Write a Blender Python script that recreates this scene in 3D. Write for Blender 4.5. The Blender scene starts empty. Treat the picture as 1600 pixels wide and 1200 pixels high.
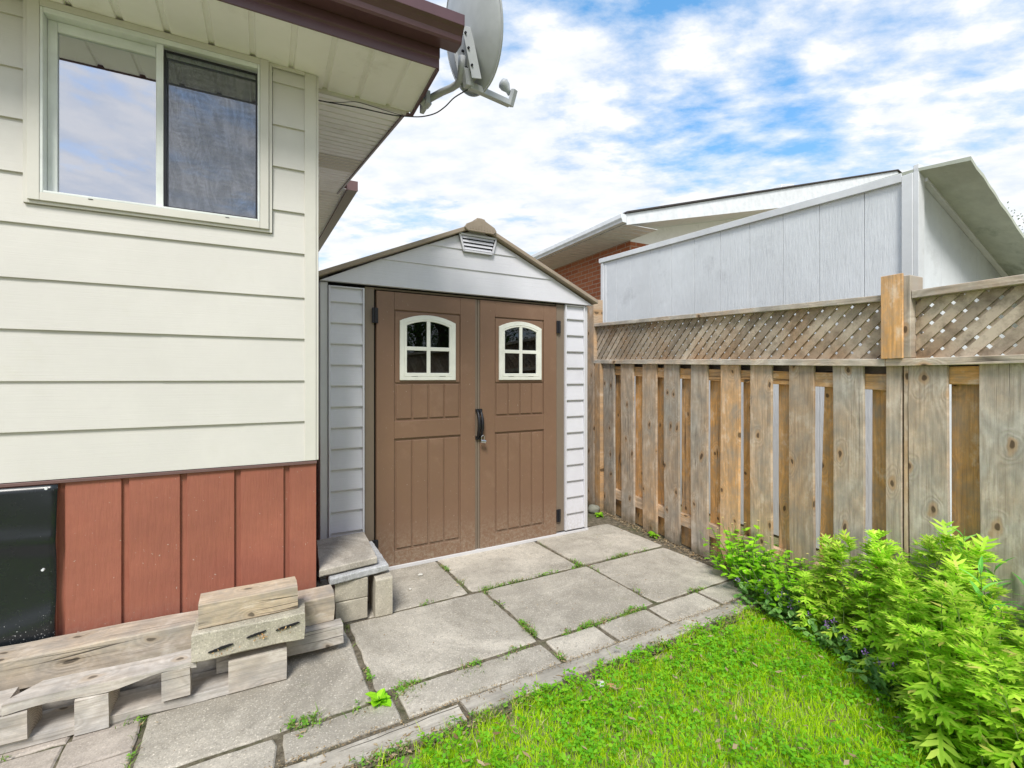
import bpy, bmesh, math, random
import numpy as np
from math import sin, cos, pi, radians
from mathutils import Vector, Matrix, noise as mnoise
R = random.Random(7)
SC = bpy.context.scene
COL = SC.collection

# ------------------------------------------------------------------ camera
cam_d = bpy.data.cameras.new('camera'); cam = bpy.data.objects.new('camera', cam_d); COL.objects.link(cam)
cam.location = (0, 0, 1.27); cam.rotation_euler = (radians(90), 0, 0)
cam_d.lens = 16.76; cam_d.sensor_width = 36; cam_d.shift_y = -0.00625
cam_d.clip_start = 0.05; cam_d.clip_end = 1000
SC.camera = cam

# ------------------------------------------------------------------ light
SUN_EL, SUN_AZ = 50, 184          # azimuth of the sun measured clockwise from +Y
W = bpy.data.worlds.new('World'); SC.world = W; W.use_nodes = True
nt = W.node_tree; N = nt.nodes; L = nt.links; N.clear()
out = N.new('ShaderNodeOutputWorld'); bg = N.new('ShaderNodeBackground'); bg.inputs['Strength'].default_value = 0.1
sky = N.new('ShaderNodeTexSky'); sky.sky_type = 'NISHITA'; sky.sun_disc = False
sky.sun_elevation = radians(SUN_EL); sky.sun_rotation = radians(SUN_AZ); sky.dust_density = 0.6; sky.ozone_density = 1.5
tc = N.new('ShaderNodeTexCoord'); sep = N.new('ShaderNodeSeparateXYZ'); L.new(tc.outputs['Generated'], sep.inputs[0])
def wm(op, a, b=None, clamp=False):
    n = N.new('ShaderNodeMath'); n.operation = op; n.use_clamp = clamp
    for i, v in enumerate((a, b)):
        if v is None: continue
        if isinstance(v, (int, float)): n.inputs[i].default_value = v
        else: L.new(v, n.inputs[i])
    return n.outputs[0]
zz = wm('ADD', wm('MAXIMUM', sep.outputs['Z'], 0.0), 0.16)
cx = wm('DIVIDE', sep.outputs['X'], zz); cy = wm('DIVIDE', sep.outputs['Y'], zz)
cmb = N.new('ShaderNodeCombineXYZ'); L.new(cx, cmb.inputs[0]); L.new(cy, cmb.inputs[1])
mp = N.new('ShaderNodeMapping'); L.new(cmb.outputs[0], mp.inputs[0])
mp.inputs['Rotation'].default_value = (0, 0, radians(25)); mp.inputs['Scale'].default_value = (1.0, 1.55, 1); mp.inputs['Location'].default_value = (2.4, 0.7, 0)
n1 = N.new('ShaderNodeTexNoise'); L.new(mp.outputs[0], n1.inputs['Vector']); n1.inputs['Scale'].default_value = 1.15; n1.inputs['Detail'].default_value = 9; n1.inputs['Roughness'].default_value = 0.62; n1.inputs['Distortion'].default_value = 0.15
n2 = N.new('ShaderNodeTexNoise'); L.new(mp.outputs[0], n2.inputs['Vector']); n2.inputs['Scale'].default_value = 5.5; n2.inputs['Detail'].default_value = 7; n2.inputs['Roughness'].default_value = 0.6
cl = wm('ADD', n1.outputs['Fac'], wm('MULTIPLY', wm('SUBTRACT', n2.outputs['Fac'], 0.5), 0.42))
hz = wm('ADD', wm('MULTIPLY', wm('SUBTRACT', 0.62, sep.outputs['Z']), 0.34), 0.012)
cl = wm('ADD', cl, hz)
cr = N.new('ShaderNodeValToRGB'); L.new(cl, cr.inputs[0])
cr.color_ramp.elements[0].position = 0.38; cr.color_ramp.elements[0].color = (0, 0, 0, 1)
cr.color_ramp.elements[1].position = 0.58; cr.color_ramp.elements[1].color = (1, 1, 1, 1)
shade = N.new('ShaderNodeValToRGB'); L.new(n2.outputs['Fac'], shade.inputs[0])
shade.color_ramp.elements[0].position = 0.3; shade.color_ramp.elements[0].color = (4.5, 5.0, 5.8, 1)
shade.color_ramp.elements[1].position = 0.6; shade.color_ramp.elements[1].color = (6.1, 6.15, 6.25, 1)
skm = N.new('ShaderNodeMix'); skm.data_type = 'RGBA'; skm.blend_type = 'ADD'; skm.inputs[0].default_value = 1
L.new(sky.outputs[0], skm.inputs[6]); skm.inputs[7].default_value = (.0, 1.0, 2.2, 1)
mx = N.new('ShaderNodeMix'); mx.data_type = 'RGBA'
L.new(cr.outputs[0], mx.inputs[0]); L.new(skm.outputs[2], mx.inputs[6]); L.new(shade.outputs[0], mx.inputs[7])
L.new(mx.outputs[2], bg.inputs[0]); L.new(bg.outputs[0], out.inputs[0])

sd = bpy.data.lights.new('sun', 'SUN'); sd.energy = 2.35; sd.angle = radians(17); sd.color = (1, 0.965, 0.9)
sun = bpy.data.objects.new('sun', sd); COL.objects.link(sun)
dv = Vector((sin(radians(SUN_AZ)) * cos(radians(SUN_EL)), cos(radians(SUN_AZ)) * cos(radians(SUN_EL)), sin(radians(SUN_EL))))
sun.rotation_euler = dv.to_track_quat('Z', 'Y').to_euler(); sun.location = (0, -3, 6)
SC.view_settings.view_transform = 'Standard'; SC.view_settings.look = 'None'
SC.view_settings.gamma = 1; SC.view_settings.exposure = 0.80

# ------------------------------------------------------------------ object helpers
def tag(o, label=None, cat=None, group=None, kind=None):
    if label: o['label'] = label
    if cat: o['category'] = cat
    if group: o['group'] = group
    if kind: o['kind'] = kind
    return o
def empty(name, loc=(0, 0, 0), rz=0, label=None, cat=None, group=None):
    o = bpy.data.objects.new(name, None); COL.objects.link(o); o.location = loc; o.rotation_euler = (0, 0, radians(rz))
    o.empty_display_size = 0.1
    return tag(o, label, cat, group)
class MB:
    def __init__(s): s.v = []; s.f = []
    def add(s, vs, fs):
        b = len(s.v); s.v += [tuple(v) for v in vs]; s.f += [tuple(i + b for i in f) for f in fs]; return s
    def box(s, x0, x1, y0, y1, z0, z1, M=None):
        vs = [Vector((x, y, z)) for x in (x0, x1) for y in (y0, y1) for z in (z0, z1)]
        if M is not None: vs = [M @ v for v in vs]
        return s.add(vs, [(0, 1, 3, 2), (4, 6, 7, 5), (0, 4, 5, 1), (2, 3, 7, 6), (0, 2, 6, 4), (1, 5, 7, 3)])
    def prism(s, poly, a, b, axis='x'):
        """poly: 2D outline, extruded along axis from a to b. x:(y,z) y:(x,z) z:(x,y)"""
        n = len(poly)
        def P(p, t):
            return {'x': (t, p[0], p[1]), 'y': (p[0], t, p[1]), 'z': (p[0], p[1], t)}[axis]
        vs = [P(p, a) for p in poly] + [P(p, b) for p in poly]
        return s.add(vs, [tuple(range(n)), tuple(range(2 * n - 1, n - 1, -1))] + [(i, (i + 1) % n, (i + 1) % n + n, i + n)[::-1] for i in range(n)])
    def tube(s, pts, r, n=10, cap=True):
        pts = [Vector(p) for p in pts]; m = len(pts); rs = r if isinstance(r, (list, tuple)) else [r] * m
        t0 = (pts[1] - pts[0]).normalized(); up = Vector((0, 0, 1)) if abs(t0.z) < .9 else Vector((1, 0, 0))
        nx = t0.cross(up).normalized(); vs = []
        for i, p in enumerate(pts):
            t = (pts[min(i + 1, m - 1)] - pts[max(i - 1, 0)]).normalized()
            nx = (nx - t * nx.dot(t)).normalized(); ny = t.cross(nx)
            vs += [p + (nx * cos(2 * pi * k / n) + ny * sin(2 * pi * k / n)) * rs[i] for k in range(n)]
        fs = [(i * n + k, i * n + (k + 1) % n, (i + 1) * n + (k + 1) % n, (i + 1) * n + k) for i in range(m - 1) for k in range(n)]
        if cap: fs += [tuple(range(n))[::-1], tuple(range((m - 1) * n, m * n))]
        return s.add(vs, fs)
    def build(s, name, mat, parent=None, bevel=0, seg=1, smooth=False, color=None, fix=True):
        me = bpy.data.meshes.new(name); me.from_pydata(s.v, [], s.f)
        if fix:
            bm = bmesh.new(); bm.from_mesh(me); bmesh.ops.recalc_face_normals(bm, faces=bm.faces); bm.to_mesh(me); bm.free()
        me.materials.append(mat)
        o = bpy.data.objects.new(name, me); COL.objects.link(o)
        if parent: o.parent = parent
        if smooth: me.polygons.foreach_set('use_smooth', [True] * len(me.polygons))
        if bevel:
            m = o.modifiers.new('bevel', 'BEVEL'); m.width = bevel; m.segments = seg; m.limit_method = 'ANGLE'; m.angle_limit = radians(35)
        if color: o.color = color
        return o
def on_ground(px, py):
    """point of the ground seen at a photo pixel (used to measure where things stand)"""
    r = 745 * 1.27 / (py - 590); return Vector(((px - 800) / 745 * r, r, 0))

# ------------------------------------------------------------------ material helpers
def lin(c):
    return tuple(((x / 255) / 12.92 if x / 255 <= .04045 else ((x / 255 + .055) / 1.055) ** 2.4) for x in c)
class Mat:
    def __init__(s, name, rough=.6, spec=.4, metal=0):
        s.m = bpy.data.materials.new(name); s.m.use_nodes = True; s.t = s.m.node_tree; s.N = s.t.nodes; s.L = s.t.links
        s.b = s.N['Principled BSDF']; s.b.inputs['Roughness'].default_value = rough; s.b.inputs['Specular IOR Level'].default_value = spec
        s.b.inputs['Metallic'].default_value = metal; s.tc = s.N.new('ShaderNodeTexCoord')
    def put(s, sock, v):
        if isinstance(v, (int, float)): sock.default_value = v
        elif isinstance(v, (tuple, list)): sock.default_value = (*v, 1) if len(v) == 3 and sock.type == 'RGBA' else v
        else: s.L.new(v, sock)
    def vec(s, scale=(1, 1, 1), rand=True, src='Object', rot=(0, 0, 0)):
        v = s.tc.outputs[src]
        if rand:
            oi = s.N.new('ShaderNodeObjectInfo'); mu = s.N.new('ShaderNodeMath'); mu.operation = 'MULTIPLY'; mu.inputs[1].default_value = 37.0
            s.L.new(oi.outputs['Random'], mu.inputs[0]); ad = s.N.new('ShaderNodeVectorMath'); ad.operation = 'ADD'
            s.L.new(v, ad.inputs[0]); s.L.new(mu.outputs[0], ad.inputs[1]); v = ad.outputs[0]
        m = s.N.new('ShaderNodeMapping'); m.inputs['Scale'].default_value = scale; m.inputs['Rotation'].default_value = rot; s.L.new(v, m.inputs[0]); return m.outputs[0]
    def noise(s, v, scale, detail=4, rough=.55, dist=0):
        n = s.N.new('ShaderNodeTexNoise'); s.L.new(v, n.inputs['Vector']); n.inputs['Scale'].default_value = scale
        n.inputs['Detail'].default_value = detail; n.inputs['Roughness'].default_value = rough; n.inputs['Distortion'].default_value = dist; return n.outputs['Fac']
    def vor(s, v, scale, feat='F1', rand=1):
        n = s.N.new('ShaderNodeTexVoronoi'); n.feature = feat; s.L.new(v, n.inputs['Vector']); n.inputs['Scale'].default_value = scale; n.inputs['Randomness'].default_value = rand; return n.outputs['Distance']
    def math(s, op, a, b=None, c=None, clamp=False):
        n = s.N.new('ShaderNodeMath'); n.operation = op; n.use_clamp = clamp
        for i, v in enumerate((a, b, c)):
            if v is not None: s.put(n.inputs[i], v)
        return n.outputs[0]
    def rng(s, v, a, b, c=0, d=1, smooth=False):
        n = s.N.new('ShaderNodeMapRange'); n.interpolation_type = 'SMOOTHSTEP' if smooth else 'LINEAR'
        s.put(n.inputs['Value'], v)
        for k, x in zip(('From Min', 'From Max', 'To Min', 'To Max'), (a, b, c, d)): n.inputs[k].default_value = x
        return n.outputs[0]
    def mix(s, f, a, b, mode='MIX'):
        n = s.N.new('ShaderNodeMix'); n.data_type = 'RGBA'; n.blend_type = mode; s.put(n.inputs[0], f); s.put(n.inputs[6], a); s.put(n.inputs[7], b); return n.outputs[2]
    def bump(s, h, strength=.3, dist=.01, nrm=None):
        n = s.N.new('ShaderNodeBump'); n.inputs['Strength'].default_value = strength; n.inputs['Distance'].default_value = dist; s.L.new(h, n.inputs['Height'])
        if nrm: s.L.new(nrm, n.inputs['Normal'])
        s.L.new(n.outputs[0], s.b.inputs['Normal']); return n.outputs[0]
    def xyz(s, v=None):
        n = s.N.new('ShaderNodeSeparateXYZ'); s.L.new(v or s.tc.outputs['Object'], n.inputs[0]); return n.outputs
    def col(s, c): s.put(s.b.inputs['Base Color'], c); return s
    def rough(s, v): s.put(s.b.inputs['Roughness'], v); return s

def painted(name, c, rough=.45, var=.08, grain=(2, 60, 60), gs=.25, gd=.002, dirt=None, chips=0, spec=.35, splash=0):
    m = Mat(name, rough, spec); v = m.vec((1, 1, 1)); a = m.noise(v, 1.7, 5, .6); b = m.noise(v, 14, 5, .65)
    dk = tuple(x * (1 - var * 2) for x in c); lt = tuple(min(1, x * (1 + var)) for x in c)
    k = m.mix(m.rng(a, .3, .7), dk, lt); k = m.mix(m.rng(b, .35, .75, 0, .35), k, tuple(x * (1 - var * 3) for x in c))
    if dirt:
        k = m.mix(m.rng(m.noise(v, 3.2, 8, .7), .56, .74, 0, dirt[1]), k, dirt[0])
    if chips:
        k = m.mix(m.rng(m.noise(v, 85, 3, .5), .72, .75, 0, chips), k, (.6, .57, .5))
    if splash:
        z = m.xyz()[2]; f = m.math('MULTIPLY', m.rng(z, .32, .0, 0, 1), m.rng(m.noise(v, 55, 5, .75), .42, .66, 0, splash)); k = m.mix(f, k, (.34, .29, .22))
    m.col(k)
    g = m.noise(m.vec(grain), 4, 4, .6); m.bump(g, gs, gd); m.rough(m.rng(b, .3, .7, rough - .08, rough + .1)); return m.m

def wood(name, axis='z', grey=(.54, .50, .435), warm=(.72, .385, .135), dark=(.15, .10, .06), foot=False, freq=13, knot=True, crack=.8):
    m = Mat(name, .8, .2); A = {'x': (1, .0, 1), 'z': (1, .0, 1), 'y': (0, 1, 1)}[axis]; k_ = 0 if axis == 'x' else 2
    def st(f, cross=1.0):
        v = [a * cross for a in A]; v[k_] = f
        if axis == 'x': v[1] = cross * .55
        return tuple(v)
    n = m.noise(m.vec(st(.22)), 4.6, 2, .5, .25); wob = m.noise(m.vec(st(.9)), 7, 3, .6)
    n = m.math('ADD', n, m.math('MULTIPLY', wob, .06))
    kq = m.xyz(m.vec((1, 1, 1))); kc = m.N.new('ShaderNodeCombineXYZ')
    if axis == 'z': m.L.new(kq[0], kc.inputs[0]); m.L.new(m.math('MULTIPLY', kq[2], .55), kc.inputs[1])
    else: m.L.new(m.math('MULTIPLY', kq[0], .5), kc.inputs[0]); m.L.new(m.math('ADD', kq[2], kq[1]), kc.inputs[1])
    kw = m.N.new('ShaderNodeVectorMath'); kw.operation = 'ADD'; m.L.new(kc.outputs[0], kw.inputs[0]); m.L.new(m.math('MULTIPLY', m.noise(m.vec((1, 1, 1)), 9, 2), .05), kw.inputs[1])
    kn = m.N.new('ShaderNodeTexVoronoi'); kn.voronoi_dimensions = '2D'; kn.inputs['Scale'].default_value = 5.6; m.L.new(kw.outputs[0], kn.inputs['Vector']); kd = kn.outputs['Distance']
    if knot: n = m.math('ADD', n, m.rng(kd, 0, .30, .24, 0, True))
    ring = m.math('PINGPONG', m.math('MULTIPLY', n, freq), .5); ring = m.rng(ring, .05, .5, 0, 1)
    fib = m.noise(m.vec(st(.03)), 110, 5, .7); mott = m.noise(m.vec(st(.6)), 12, 6, .7)
    big = m.noise(m.vec((1, 1, .8)), 3.2, 5, .65)
    oi = m.N.new('ShaderNodeObjectInfo'); sp = m.N.new('ShaderNodeSeparateColor'); m.L.new(oi.outputs['Color'], sp.inputs[0])
    wf = m.math('ADD', sp.outputs[0], m.rng(big, .32, .68, -.25, .25), clamp=True)
    base = m.mix(wf, grey, warm)
    base = m.mix(m.math('MULTIPLY', ring, .42), base, m.mix(.6, base, dark))
    base = m.mix(m.rng(fib, .44, .68, 0, .5), base, dark)
    base = m.mix(m.rng(mott, .46, .7, 0, .75), base, tuple(x * .5 for x in grey))
    base = m.mix(m.rng(mott, .46, .28, 0, .5), base, tuple(min(1, x * 1.55) for x in grey))
    if knot:
        base = m.mix(m.rng(kd, .13, .07, 0, .5, True), base, m.mix(.5, warm, dark)); base = m.mix(m.rng(kd, .062, .035, 0, .85, True), base, tuple(x * .5 for x in dark))
    if crack:
        cv = m.vor(m.vec(st(.022)), 30, 'DISTANCE_TO_EDGE'); cm = m.math('MULTIPLY', m.rng(cv, .03, .008), m.rng(m.noise(m.vec(st(.2)), 6, 3), .57, .62, 0, crack)); base = m.mix(cm, base, (.03, .024, .02))
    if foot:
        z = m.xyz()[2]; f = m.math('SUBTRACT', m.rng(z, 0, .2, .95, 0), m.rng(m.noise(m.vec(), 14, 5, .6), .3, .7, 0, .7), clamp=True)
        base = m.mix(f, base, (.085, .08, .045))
    if axis == 'x':
        o3 = m.xyz(); nr = m.xyz(m.tc.outputs['Normal'])[0]; em = m.math('GREATER_THAN', m.math('ABSOLUTE', nr), .7)
        dy_ = m.math('ADD', o3[1], -.02); dz_ = m.math('ADD', o3[2], .05); rad = m.math('SQRT', m.math('ADD', m.math('MULTIPLY', dy_, dy_), m.math('MULTIPLY', dz_, dz_)))
        rad = m.math('ADD', rad, m.math('MULTIPLY', m.noise(m.vec((1, 1, 1)), 30, 3), .008)); er = m.rng(m.math('PINGPONG', m.math('MULTIPLY', rad, 130), .5), 0, .5)
        ec = m.mix(m.math('MULTIPLY', er, .6), m.mix(.35, grey, warm), dark); ec = m.mix(m.rng(m.noise(m.vec((1, 1, 1)), 25, 5, .7), .45, .7, 0, .6), ec, tuple(x * .35 for x in grey)); base = m.mix(em, base, ec)
    val = m.N.new('ShaderNodeHueSaturation'); m.put(val.inputs['Color'], base); m.put(val.inputs['Value'], m.math('MULTIPLY', sp.outputs[1], 2.0)); m.col(val.outputs[0])
    h = m.math('ADD', m.math('MULTIPLY', fib, .8), m.math('MULTIPLY', ring, .25))
    if crack: h = m.math('SUBTRACT', h, m.math('MULTIPLY', cm, 1.5))
    m.bump(h, .6, .003); return m.m

def concrete(name, c, c2, speck=1, rough=.9, scale=1, moss=0, rand=True):
    m = Mat(name, rough, .2); v = m.vec((1, 1, 1), rand=rand)
    a = m.noise(v, 2.4 * scale, 6, .62, .4); b = m.noise(v, 11 * scale, 6, .65); f = m.noise(v, 150, 3, .7); g = m.noise(v, 46, 4, .7)
    k = m.mix(m.rng(a, .36, .64), c2, c); k = m.mix(m.rng(b, .42, .68, 0, .6), k, tuple(x * .58 for x in c)); st_ = m.noise(v, 1.1 * scale, 7, .7, 1.2); k = m.mix(m.rng(st_, .5, .62, 0, .5), k, (c2[0] * .5, c2[1] * .49, c2[2] * .46)); k = m.mix(m.rng(st_, .46, .36, 0, .45), k, tuple(min(1, x * 1.3) for x in c))
    k = m.mix(m.rng(m.noise(v, 24, 5, .75), .5, .7, 0, .45), k, tuple(x * .6 for x in c)); k = m.mix(m.rng(g, .56, .7, 0, .5 * speck), k, tuple(x * .5 for x in c)); k = m.mix(m.rng(f, .56, .7, 0, .6 * speck), k, tuple(x * .42 for x in c))
    k = m.mix(m.rng(f, .42, .3, 0, .6 * speck), k, tuple(min(1, x * 1.5) for x in c))
    if moss: k = m.mix(m.rng(m.noise(v, 5, 7, .7), .6, .75, 0, moss), k, (.09, .11, .03))
    m.col(k); m.bump(m.math('ADD', m.math('MULTIPLY', f, .5), m.math('ADD', g, m.math('MULTIPLY', b, 1.3))), .5, .004); return m.m

def leafmat(name, c1, c2, dry=None, trans=.35, rough=.5, vein=True):
    m = Mat(name, rough, .35); g = m.N.new('ShaderNodeNewGeometry'); r = g.outputs['Random Per Island']
    k = m.mix(r, c1, c2)
    if dry: k = m.mix(m.rng(r, .94, .96), k, dry)
    oi = m.N.new('ShaderNodeObjectInfo'); hs = m.N.new('ShaderNodeHueSaturation'); m.put(hs.inputs['Color'], k); m.put(hs.inputs['Value'], m.rng(oi.outputs['Random'], 0, 1, .80, 1.3)); k = hs.outputs[0]
    m.col(k); tr = m.N.new('ShaderNodeBsdfTranslucent'); m.put(tr.inputs[0], k); ms = m.N.new('ShaderNodeMixShader'); ms.inputs[0].default_value = trans
    m.L.new(m.b.outputs[0], ms.inputs[1]); m.L.new(tr.outputs[0], ms.inputs[2]); m.L.new(ms.outputs[0], m.N['Material Output'].inputs[0]); return m.m

def plain(name, c, rough=.5, metal=0, spec=.4, bump=.15, bs=200):
    m = Mat(name, rough, spec, metal); v = m.vec(); n = m.noise(v, 9, 5, .6)
    m.col(m.mix(m.rng(n, .3, .7), tuple(x * .86 for x in c), tuple(min(1, x * 1.06) for x in c))); m.bump(m.noise(v, bs, 3), bump, .0006); return m.m

CREAM = (.61, .59, .55)
M_siding = painted('cream_aluminium_siding', CREAM, .42, .035, (1.2, 60, 60), .32, .0018, ((.50, .48, .38), .3))
M_trim = painted('cream_trim', (.63, .61, .555), .4, .04, (3, 3, 3), .1, .001, ((.45, .43, .35), .3))
M_soffit = painted('soffit_metal', (.92, .895, .865), .45, .03, (3, 3, 3), .1, .001, ((.45, .41, .33), .35))
M_vinyl = plain('white_vinyl', (.72, .75, .725), .35)
M_skirt = painted('brick_red_panel', (.33, .118, .078), .5, .12, (14, 14, 1.6), .9, .004, ((.30, .09, .06), .5), .5, splash=.5)
M_maroon = plain('maroon_metal', (.105, .052, .058), .3, 0, .5)
M_maroon2 = plain('worn_maroon_metal', (.15, .085, .08), .4, 0, .5)
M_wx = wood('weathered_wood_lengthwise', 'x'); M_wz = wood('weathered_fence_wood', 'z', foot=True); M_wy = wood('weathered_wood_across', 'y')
M_tim = wood('grey_timber', 'x', (.44, .415, .385), (.48, .375, .26), (.17, .135, .10))
M_conc = concrete('patio_concrete', (.52, .475, .40), (.375, .34, .285), speck=1.5, moss=.3)
M_block = concrete('cement_block', (.54, .49, .40), (.44, .40, .32), rough=.95)
M_slabtop = concrete('weathered_cement_slab', (.54, .49, .42), (.40, .36, .31), scale=2.4)
M_slablow = concrete('grey_marbled_slab', (.56, .56, .56), (.36, .36, .37), scale=3.4)
M_shedgrey = painted('lilac_grey_resin', (.62, .615, .655), .5, .04, (1.2, 40, 40), .5, .002, ((.42, .41, .42), .3), splash=.5)
M_shedtrim = painted('grey_resin_trim', (.60, .59, .60), .5, .05, (20, 20, 20), .2, .001)
M_door = painted('brown_resin', (.205, .122, .078), .42, .05, (30, 30, 30), .15, .0008, ((.36, .24, .165), .3), .35, splash=.7)
M_jamb = painted('taupe_resin', (.20, .155, .115), .5, .06, (30, 30, 30), .15, .0008)
M_roofres = painted('weathered_taupe_roof', (.34, .275, .21), .7, .12, (4, 40, 4), .5, .003, ((.42, .36, .3), .5))
M_ivory = plain('ivory_plastic', (.74, .74, .66), .4)
M_black = plain('black_plastic', (.012, .012, .015), .35)
M_steel = plain('bright_steel', (.6, .6, .6), .25, 1)
M_dark = plain('dark_void', (.012, .012, .012), .9)
M_white = painted('white_painted_plywood', (.70, .73, .755), .6, .06, (16, 16, 2.2), .9, .004, ((.46, .48, .50), .7), .6)
M_wtrim = painted('white_painted_trim', (.71, .73, .745), .5, .08, (6, 6, 6), .3, .002, ((.35, .34, .32), .55))
M_algae = painted('algae_stained_board', (.50, .53, .44), .8, .15, (4, 4, 4), .5, .004, ((.10, .13, .07), .8))
M_alum = plain('white_aluminium', (.74, .76, .78), .35)
M_dish = plain('pale_grey_dish_paint', (.42, .44, .455), .45)
M_cable = plain('black_cable_sheath', (.03, .03, .035), .5)

def glass(name, tint, refl, trans_col=(.8, .85, .85)):
    m = Mat(name); gl = m.N.new('ShaderNodeBsdfGlossy'); gl.inputs['Roughness'].default_value = .0; m.put(gl.inputs[0], tint)
    tr = m.N.new('ShaderNodeBsdfTransparent'); m.put(tr.inputs[0], trans_col); fr = m.N.new('ShaderNodeFresnel'); fr.inputs[0].default_value = 1.5
    f = m.math('ADD', m.math('MULTIPLY', fr.outputs[0], 1.0), refl, clamp=True); ms = m.N.new('ShaderNodeMixShader'); m.L.new(f, ms.inputs[0])
    m.L.new(tr.outputs[0], ms.inputs[1]); m.L.new(gl.outputs[0], ms.inputs[2]); m.L.new(ms.outputs[0], m.N['Material Output'].inputs[0]); return m.m
M_glass = glass('coated_window_glass', (.86, .88, .97), .58, (.5, .55, .5))
M_shedglass = glass('dark_acrylic', (.8, .85, .9), .03, (.25, .28, .27))
def screenmat():
    m = Mat('insect_screen', .7, .2); m.col((.10, .11, .13))
    v = m.vec((1, 1, 1), rand=False)
    w = m.noise(m.vec((9, 1, 3), rand=False), 1.6, 3, .6, 1.6); w2 = m.noise(m.vec((2.5, 1, 12), rand=False), 1.5, 3, .6, 1.2)
    rp = m.math('PINGPONG', m.math('MULTIPLY', w, 5), .5); rq = m.math('PINGPONG', m.math('MULTIPLY', w2, 5), .5)
    d = m.math('ADD', m.math('MULTIPLY', rp, .30), m.math('MULTIPLY', rq, .22)); f = m.math('SUBTRACT', .62, d)
    tr = m.N.new('ShaderNodeBsdfTransparent'); ms = m.N.new('ShaderNodeMixShader'); m.L.new(f, ms.inputs[0]); m.L.new(tr.outputs[0], ms.inputs[1]); m.L.new(m.b.outputs[0], ms.inputs[2]); m.L.new(ms.outputs[0], m.N['Material Output'].inputs[0]); return m.m
M_screen = screenmat()

# ------------------------------------------------------------------ ground
def ground_mat():
    m = Mat('soil_and_turf', .95, .1); v = m.vec(rand=False); a = m.noise(v, 1.4, 6, .6); b = m.noise(v, 40, 6, .7)
    k = m.mix(m.rng(a, .35, .65), (.25, .25, .12), (.31, .30, .17)); k = m.mix(m.rng(b, .45, .65, 0, .8), k, (.13, .10, .05)); m.col(k); m.bump(b, .8, .01); return m.m
MB().add([(-60, -60, -.022), (60, -60, -.022), (60, 60, -.022), (-60, 60, -.022)], [(0, 1, 2, 3)]).build('ground', ground_mat()); tag(bpy.data.objects['ground'], kind='structure')
def soil_mat():
    m = Mat('joint_soil', .95, .1); v = m.vec(rand=False); b = m.noise(v, 30, 7, .75); c = m.noise(v, 5, 5, .6)
    k = m.mix(m.rng(b, .35, .65), (.07, .058, .04), (.24, .205, .15)); k = m.mix(m.rng(c, .5, .65, 0, .5), k, (.06, .085, .025)); m.col(k); m.bump(b, 1, .01); return m.m
SO = (-.887, 3.117, 0); SA = 29.7
sf = empty('patio', SO, SA); sf['kind'] = 'structure'
b = MB(); b.add([(-3.6, -1.56, -.008), (2.6, -1.56, -.008), (2.6, .9, -.008), (-3.6, .9, -.008)], [(0, 1, 2, 3)])
b.build('joint_bed', soil_mat(), sf)
def slab(x0, x1, y0, y1, name='slab', tilt=.004, mat=None, gap=.009, col=None):
    g = gap; n = 10; rr = R.random() * 100; vs = []
    base = [(x0 + g, y0 + g), (x1 - g, y0 + g), (x1 - g, y1 - g), (x0 + g, y1 - g)]; ol = []
    for i in range(4):
        p, q = base[i], base[(i + 1) % 4]; Ld = math.dist(p, q); k = max(3, int(Ld / .045))
        for j in range(k):
            t = j / k; x = p[0] + (q[0] - p[0]) * t; y = p[1] + (q[1] - p[1]) * t; w = .010 * (mnoise.noise(Vector((x * 14 + rr, y * 14, 0))))
            if j == 0: ccx, ccy = (x0 + x1) / 2, (y0 + y1) / 2; x += (ccx - x) * .012; y += (ccy - y) * .012
            ol.append((x + w, y + w * .7))
    tx, ty = R.uniform(-tilt, tilt), R.uniform(-tilt, tilt); cxx, cyy = (x0 + x1) / 2, (y0 + y1) / 2; dz = R.uniform(-.003, .003)
    def Z(x, y): return (x - cxx) * tx * 2 + (y - cyy) * ty * 2 + dz
    m = len(ol); vs = [(x, y, -.03) for x, y in ol] + [(x, y, Z(x, y) - .005) for x, y in ol]
    inn = [(x + (cxx - x) * .006 / max(.05, abs(x1 - x0) / 2), y + (cyy - y) * .006 / max(.05, abs(y1 - y0) / 2)) for x, y in ol]
    vs += [(x, y, Z(x, y)) for x, y in inn]
    fs = [(i, (i + 1) % m, (i + 1) % m + m, i + m) for i in range(m)] + [(i + m, (i + 1) % m + m, (i + 1) % m + 2 * m, i + 2 * m) for i in range(m)] + [tuple(range(2 * m, 3 * m))]
    o = MB().add(vs, fs).build(name, mat or M_conc, sf); o.color = (R.uniform(.4, .6),) * 3 + (1,); return o
for x0, x1 in [(-.42, .413), (.413, 1.225), (1.225, 2.02)]: slab(x0, x1, -.58, .06)
slab(-1.05, -.3, -.58, .06)
for x0, x1 in [(-.297, .49), (.49, 1.268), (1.268, 2.0)]: slab(x0, x1, -1.215, -.588)
slab(-1.085, -.305, -1.255, -.6)
for x0, x1 in [(-1.08, -.66), (-.655, -.24), (-.235, .488), (.493, .81), (.815, 1.17), (1.175, 1.575), (1.58, 1.98)]: slab(x0, x1, -1.415, -1.262 if x1 < -.2 else -1.225, 'border_paver', .006)
M_pav = concrete('pinkish_paver', (.48, .42, .36), (.38, .33, .285), rough=.95)
for r_ in range(5):
    y1 = -.62 - r_ * .158; x = -1.09
    x = -1.09 - (.0 if r_ % 2 == 0 else .0)
    while x > -3.2:
        w = .2 if (r_ + int(-x * 10)) % 3 else .21
        slab(x - w, x, y1 - .155, y1, 'paver', .008, M_pav, .003); x -= w + .002

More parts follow.
